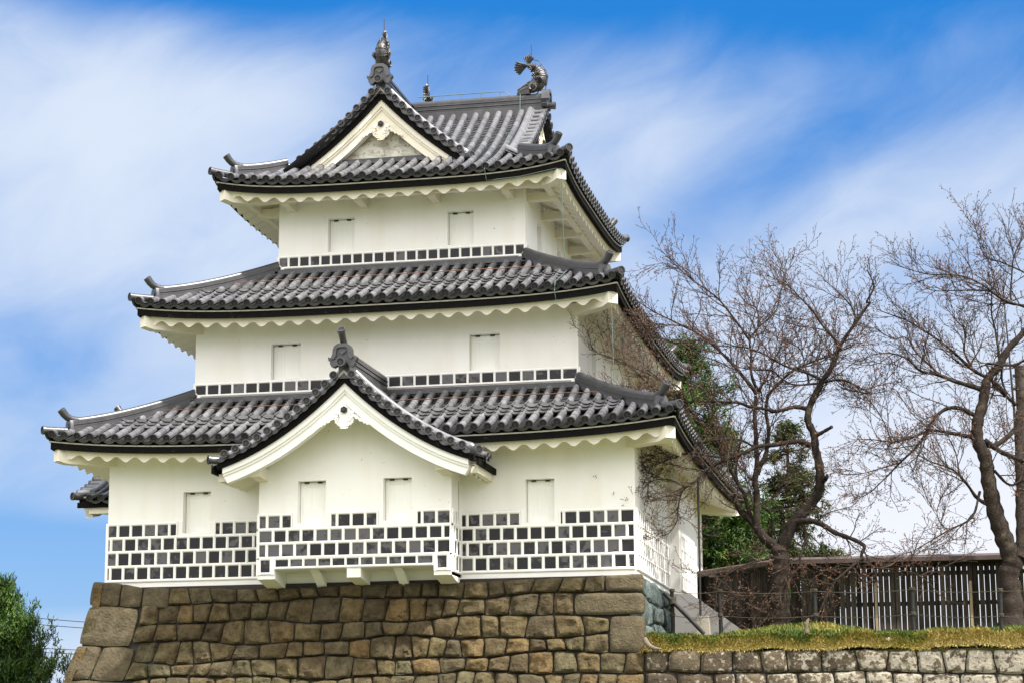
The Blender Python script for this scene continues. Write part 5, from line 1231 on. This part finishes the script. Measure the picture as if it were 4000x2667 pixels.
vs = [c+[.9*q*math.cos(t), -.15*q+.0, .55*q*math.sin(t)] for q, t in zip(rr, a)]; g.add(vs+[c+[0, -.03, .02]], [(i, (i+1) % 10, 10) for i in range(10)], .5)
tag(g.build('fallen_leaf', mat('dry_leaf', (.62, .50, .34), .8, .2)), 'single pale fallen leaf on the green grass before the fence', 'leaf')

# power lines far behind, left
for i, (za, zb, yy, off) in enumerate(((4.46, 3.6, 60, 0), (4.13, 3.3, 60, 0), (2.84, 2.3, 60, 0), (2.62, 2.1, 60, 0))):
    g = MB(); g.tube([(x, yy, za+(zb-za)*((x+37)/10)-.02*0+.004*((x+37)**2-10*(x+37))) for x in np.linspace(-60, -18, 30)], .02, 5, .5)
    tag(g.build('power_line', M['iron']), ['highest thin power line left of the stone base', 'second power line, just under the highest one', 'upper line of the low pair behind the pine', 'lowest thin power line behind the pine'][i], 'power line', 'power lines in the far left sky')
# ---------------------------------------------------------------- bare cherry trees
def catmull(pts, n=5):
    P = np.asarray(pts, float); P = np.concatenate([[2*P[0]-P[1]], P, [2*P[-1]-P[-2]]]); out = []
    for i in range(1, len(P)-2):
        p0, p1, p2, p3 = P[i-1:i+3]
        for t in np.linspace(0, 1, n, endpoint=False):
            out.append(.5*((2*p1)+(-p0+p2)*t+(2*p0-5*p1+4*p2-p3)*t*t+(-p0+3*p1-3*p2+p3)*t**3))
    out.append(P[-2]); return np.array(out)
class Twigs:                                                            # many thin three-sided stems and buds gathered with numpy
    def __init__(self): self.v = []; self.f = []; self.r = []; self.n = 0
    def stem(self, P, rad, rnd):
        n = len(P); t = np.gradient(P, axis=0); t /= np.linalg.norm(t, axis=1)[:, None]+1e-9
        ref = np.array([.31, .87, .38]); s = np.cross(t, ref); s /= np.linalg.norm(s, axis=1)[:, None]+1e-9; w = np.cross(s, t)
        a = np.arange(3)*2*np.pi/3
        V = P[:, None]+rad[:, None, None]*(np.cos(a)[None, :, None]*s[:, None]+np.sin(a)[None, :, None]*w[:, None])
        self.v.append(V.reshape(-1, 3)); o = self.n; self.n += 3*n
        for i in range(n-1):
            for j in range(3): self.f.append((o+i*3+j, o+i*3+(j+1) % 3, o+i*3+3+(j+1) % 3, o+i*3+3+j))
        self.r += [rnd]*(3*(n-1))
    def bud(self, c, d, L, w, rnd):
        s = np.cross(d, [.3, .5, .8]); s /= np.linalg.norm(s)+1e-9; q = np.cross(s, d)
        m = c+d*L*.45
        V = [c, m+s*w, m-s*.5*w+q*.87*w, m-s*.5*w-q*.87*w, c+d*L]
        o = self.n; self.v.append(np.array(V)); self.n += 5
        self.f += [(o, o+1, o+2), (o, o+2, o+3), (o, o+3, o+1), (o+4, o+2, o+1), (o+4, o+3, o+2), (o+4, o+1, o+3)]; self.r += [rnd]*6
    def build(self, name, m, parent):
        g = MB(); g.v = self.v; g.n = self.n; g.f = self.f; g.r = self.r; g.m = [0]*len(self.f)
        return part(g, name, m, parent)
def cherry(limbs, label, seed, dens=1.0, thick=.75, reach=.95):
    rg = np.random.default_rng(seed); b = np.array(limbs[0][0][:3])
    root = empty('cherry_tree', (b[0], b[1], b[2]), label, 'tree', 'bare cherry trees on the bank')
    tr = MB(); tw, bd = Twigs(), Twigs(); L0 = []
    for i, l in enumerate(limbs):
        l = np.array(l); c = catmull(l[:, :3], 5); r = (catmull(np.stack([l[:, 3]]*3, 1), 5)[:, 0]*np.where(i == 0, thick, .74)).clip(.007)
        k = 14 if r[0] > .12 else (10 if r[0] > .05 else 6)
        c = c+(smooth_noise(c*2.2+i*7, 9)[:, None]-.5)*np.array([.05, .05, .03])*np.clip(r/.04, .3, 1)[:, None]*(np.arange(len(c)) > 0)[:, None]
        if i == 0: c[0, 2] -= .35; r[0] *= 1.35; r[1] *= 1.12; r[-1] *= .55; r[-2] *= .72; r[-3] *= .88
        rr = r*(1+.10*np.sin(np.arange(len(r))*1.9+i))
        tr.tube(c, rr, k, rg.random()); L0.append((c, r))
    part(tr, 'trunk', M['bark'], root, 60)
    def grow(c, r, lvl, start):
        seg = np.linalg.norm(np.diff(c, axis=0), axis=1); S = np.concatenate([[0], np.cumsum(seg)]); tot = S[-1]
        step = (.26, .125, .13)[lvl]/dens; s = start*tot+rg.uniform(0, step)
        t = np.gradient(c, axis=0); t /= np.linalg.norm(t, axis=1)[:, None]+1e-9
        while s < tot:
            p = np.array([np.interp(s, S, c[:, q]) for q in range(3)]); d = np.array([np.interp(s, S, t[:, q]) for q in range(3)]); rad = float(np.interp(s, S, r)); fr = s/tot
            s += step*rg.uniform(.5, 1.5)
            if rad > .085 and rg.random() < .6: continue
            if lvl == 0 and p[2] < .6 and rg.random() < .5: continue
            q = rg.normal(size=3); q -= d*np.dot(q, d); q /= np.linalg.norm(q)+1e-9
            a = rg.uniform(.4, 1.0); nd = d*math.cos(a)+q*math.sin(a)+np.array([0, 0, .12 if lvl == 0 else .10]); nd /= np.linalg.norm(nd)
            if lvl == 0: Ln = reach*rg.uniform(.8, 2.5)*(1-.6*fr); r0 = min(rad*.6, .015)+.002
            elif lvl == 1: Ln = rg.uniform(.2, .85)*(1-.4*fr); r0 = .0062
            else: Ln = rg.uniform(.03, .13); r0 = .0048
            n = (10, 6, 2)[lvl]; P = [p]; dd = nd.copy()
            for i in range(n-1):
                dd = dd+rg.normal(size=3)*(.13, .15, .1)[lvl]+np.array([0, 0, (.03, .05, .0)[lvl]]); dd /= np.linalg.norm(dd); P.append(P[-1]+dd*Ln/(n-1))
            P = np.array(P); R_ = np.linspace(r0, max(.0036, r0*.4), n)
            tw.stem(P, R_, rg.random())
            if lvl < 2: grow(P, R_, lvl+1, .10)
            if lvl >= 1:
                for _ in range(2 if lvl == 2 else 1):
                    e = dd+rg.normal(size=3)*.5; e /= np.linalg.norm(e); bd.bud(P[-1], e, rg.uniform(.028, .05), rg.uniform(.008, .013), rg.random())
    for i, (c, r) in enumerate(L0):
        if r[0] > .09 and r[-1] > .09: continue
        if len(limbs[i]) <= 3 and r[-1] > .03: continue
        grow(c, r, 0, .45 if r[0] > .1 else .12)
        grow(c, r, 1, .35)
        e = c[-1]-c[-2]; e /= np.linalg.norm(e)
    t_ = tw.build('twigs', M['twig'], root); t_['kind'] = 'stuff'
    b_ = bd.build('buds', M['bud'], root); b_['kind'] = 'stuff'
    print('cherry', len(tw.f), len(bd.f))
cherry(LIMBS_A, 'bare budding cherry tree in front of the tower, many thin stems from one dark trunk', 31, dens=1.12, thick=.78)
cherry(LIMBS_B, 'bare budding cherry tree at the right edge, leaning thick trunk beside the fence end', 47, dens=1.15, thick=.74, reach=.85)

# ---------------------------------------------------------------- evergreens
def needle_mat(name, cols):
    m = bpy.data.materials.new(name); m.use_nodes = True; nt = m.node_tree; b = nt.nodes['Principled BSDF']; b.inputs['Roughness'].default_value = .6; b.inputs['Specular IOR Level'].default_value = .25
    at = nt.nodes.new('ShaderNodeAttribute'); at.attribute_name = 'rnd'; cr = nt.nodes.new('ShaderNodeValToRGB'); e = cr.color_ramp.elements
    while len(e) < len(cols): e.new(.5)
    for i, c in enumerate(cols): e[i].position = i/(len(cols)-1); e[i].color = (*c, 1)
    nt.links.new(at.outputs['Fac'], cr.inputs[0]); nt.links.new(cr.outputs[0], b.inputs['Base Color'])
    return m
def conifer(name, base, H, radius, z_lo, label, m, seed, nb=90, tuft=26, nl=(.14, .26), nw=.016, droop=-.1, up=.35, spread=.16, cl_step=.17, trunk_r=.16, gap=.0, upright=False):
    rg = np.random.default_rng(seed); bx, by, bz = base
    root = empty(name, base, label, 'tree', 'evergreen trees')
    t = MB(); t.tube([(bx+.06*math.sin(q*3), by+.05*math.cos(q*4), bz+H*q) for q in np.linspace(0, .97, 12)], [trunk_r*(1-.9*q)+.01 for q in np.linspace(0, 1, 12)], 10, .5)
    V, Rn = [], []
    for i in range(nb):
        q = rg.random()**.85; h = z_lo+(H-z_lo)*q
        if gap and rg.random() < gap*(.5+.5*math.sin(h*2.6+seed)): continue
        az = rg.uniform(0, 2*np.pi); L = radius(q)*rg.uniform(.65, 1.1)
        if L < .1: continue
        d = np.array([math.cos(az), math.sin(az), rg.uniform(-.1, .35)]); n = max(2, int(L/cl_step)+1); P = [np.array([bx, by, bz+h])]
        for j in range(n):
            d = d+rg.normal(size=3)*.10+np.array([0, 0, droop*.15]); d /= np.linalg.norm(d); P.append(P[-1]+d*L/n)
        P = np.array(P); t.tube(P, np.linspace(.035, .008, len(P)), 5, .5, caps=False)
        tone = rg.random()
        for j in range(1, len(P)):
            if j/len(P) < .25: continue
            for s_ in range(2):
                c = P[j]+rg.normal(size=3)*spread*np.array([1, 1, .55])
                k = tuft; e = rg.normal(size=(k, 3))+d*.7+np.array([0, 0, up]); 
                if upright: e = rg.normal(size=(k, 3))*.55+np.array([0, 0, 1.0])
                e /= np.linalg.norm(e, axis=1)[:, None]
                ln = rg.uniform(*nl, k)[:, None]; s = np.cross(e, rg.normal(size=(k, 3))); s /= np.linalg.norm(s, axis=1)[:, None]
                o = c+rg.normal(size=(k, 3))*spread*.35*np.array([1, 1, 1.6 if upright else 1])
                V.append(np.stack([o-s*nw, o+s*nw, o+e*ln], 1).reshape(-1, 3)); Rn.append(np.clip(tone*.5+rg.random()*.3+rg.normal(0, .12, k)+.1, 0, 1))
    part(t, 'trunk', M['bark'], root, 60)
    V = np.concatenate(V); Rn = np.concatenate(Rn); g = MB(); g.v = [V]; g.n = len(V); g.f = [(i, i+1, i+2) for i in range(0, len(V), 3)]; g.r = Rn.tolist(); g.m = [0]*len(g.f)
    part(g, 'crown', m, root); print(name, len(g.f))
PINE = needle_mat('pine_needles', [(.010, .026, .005), (.022, .055, .007), (.045, .095, .010), (.085, .14, .016)])
CEDAR = needle_mat('cedar_sprays', [(.012, .020, .007), (.028, .042, .010), (.055, .065, .016), (.11, .09, .025)])
conifer('pine_tree', (4.9, 18, -1.2), 9.7, lambda q: 2.3*(1-q)**.55+.25, 3.2, 'tall dark pine rising behind the right end of the tower roofs', PINE, 3, nb=150, tuft=20, droop=-.3, up=.45, spread=.20, nl=(.16, .30), nw=.018)
conifer('cypress_tree', (7.9, 17.5, -1.2), 7.3, lambda q: 2.0*(1-q)**.8+.15, 1.6, 'thin olive green cypress with gaps, behind the left cherry trunk', CEDAR, 4, nb=110, tuft=22, droop=-.9, up=-.3, spread=.15, nl=(.08, .20), nw=.018, gap=.35)
conifer('cedar_tree', (6.3, 16, -1.2), 5.4, lambda q: 2.0*(1-q)**.4+.2, .8, 'dense dark green cedar low behind the fence end and tower', PINE, 5, nb=130, tuft=22, droop=-.7, up=-.1, spread=.2, nl=(.12, .26), nw=.018)
conifer('hedge_shrub', (9.0, 17, -1.2), 3.3, lambda q: 1.0*(1-q)**.3+.1, 1.4, 'low clipped olive shrub just above the fence cap', CEDAR, 6, nb=70, tuft=22, up=.5, spread=.14, nl=(.07, .16), nw=.018, trunk_r=.08)
conifer('pine_tree', (-12.0, 6, -6), 6.7, lambda q: 3.0*(1-q)**.6+.2, 1.6, 'bright green pine with upright shoots at the lower left corner', PINE, 7, nb=330, tuft=34, droop=.5, up=.9, spread=.17, nl=(.09, .18), nw=.017, upright=True, cl_step=.2)
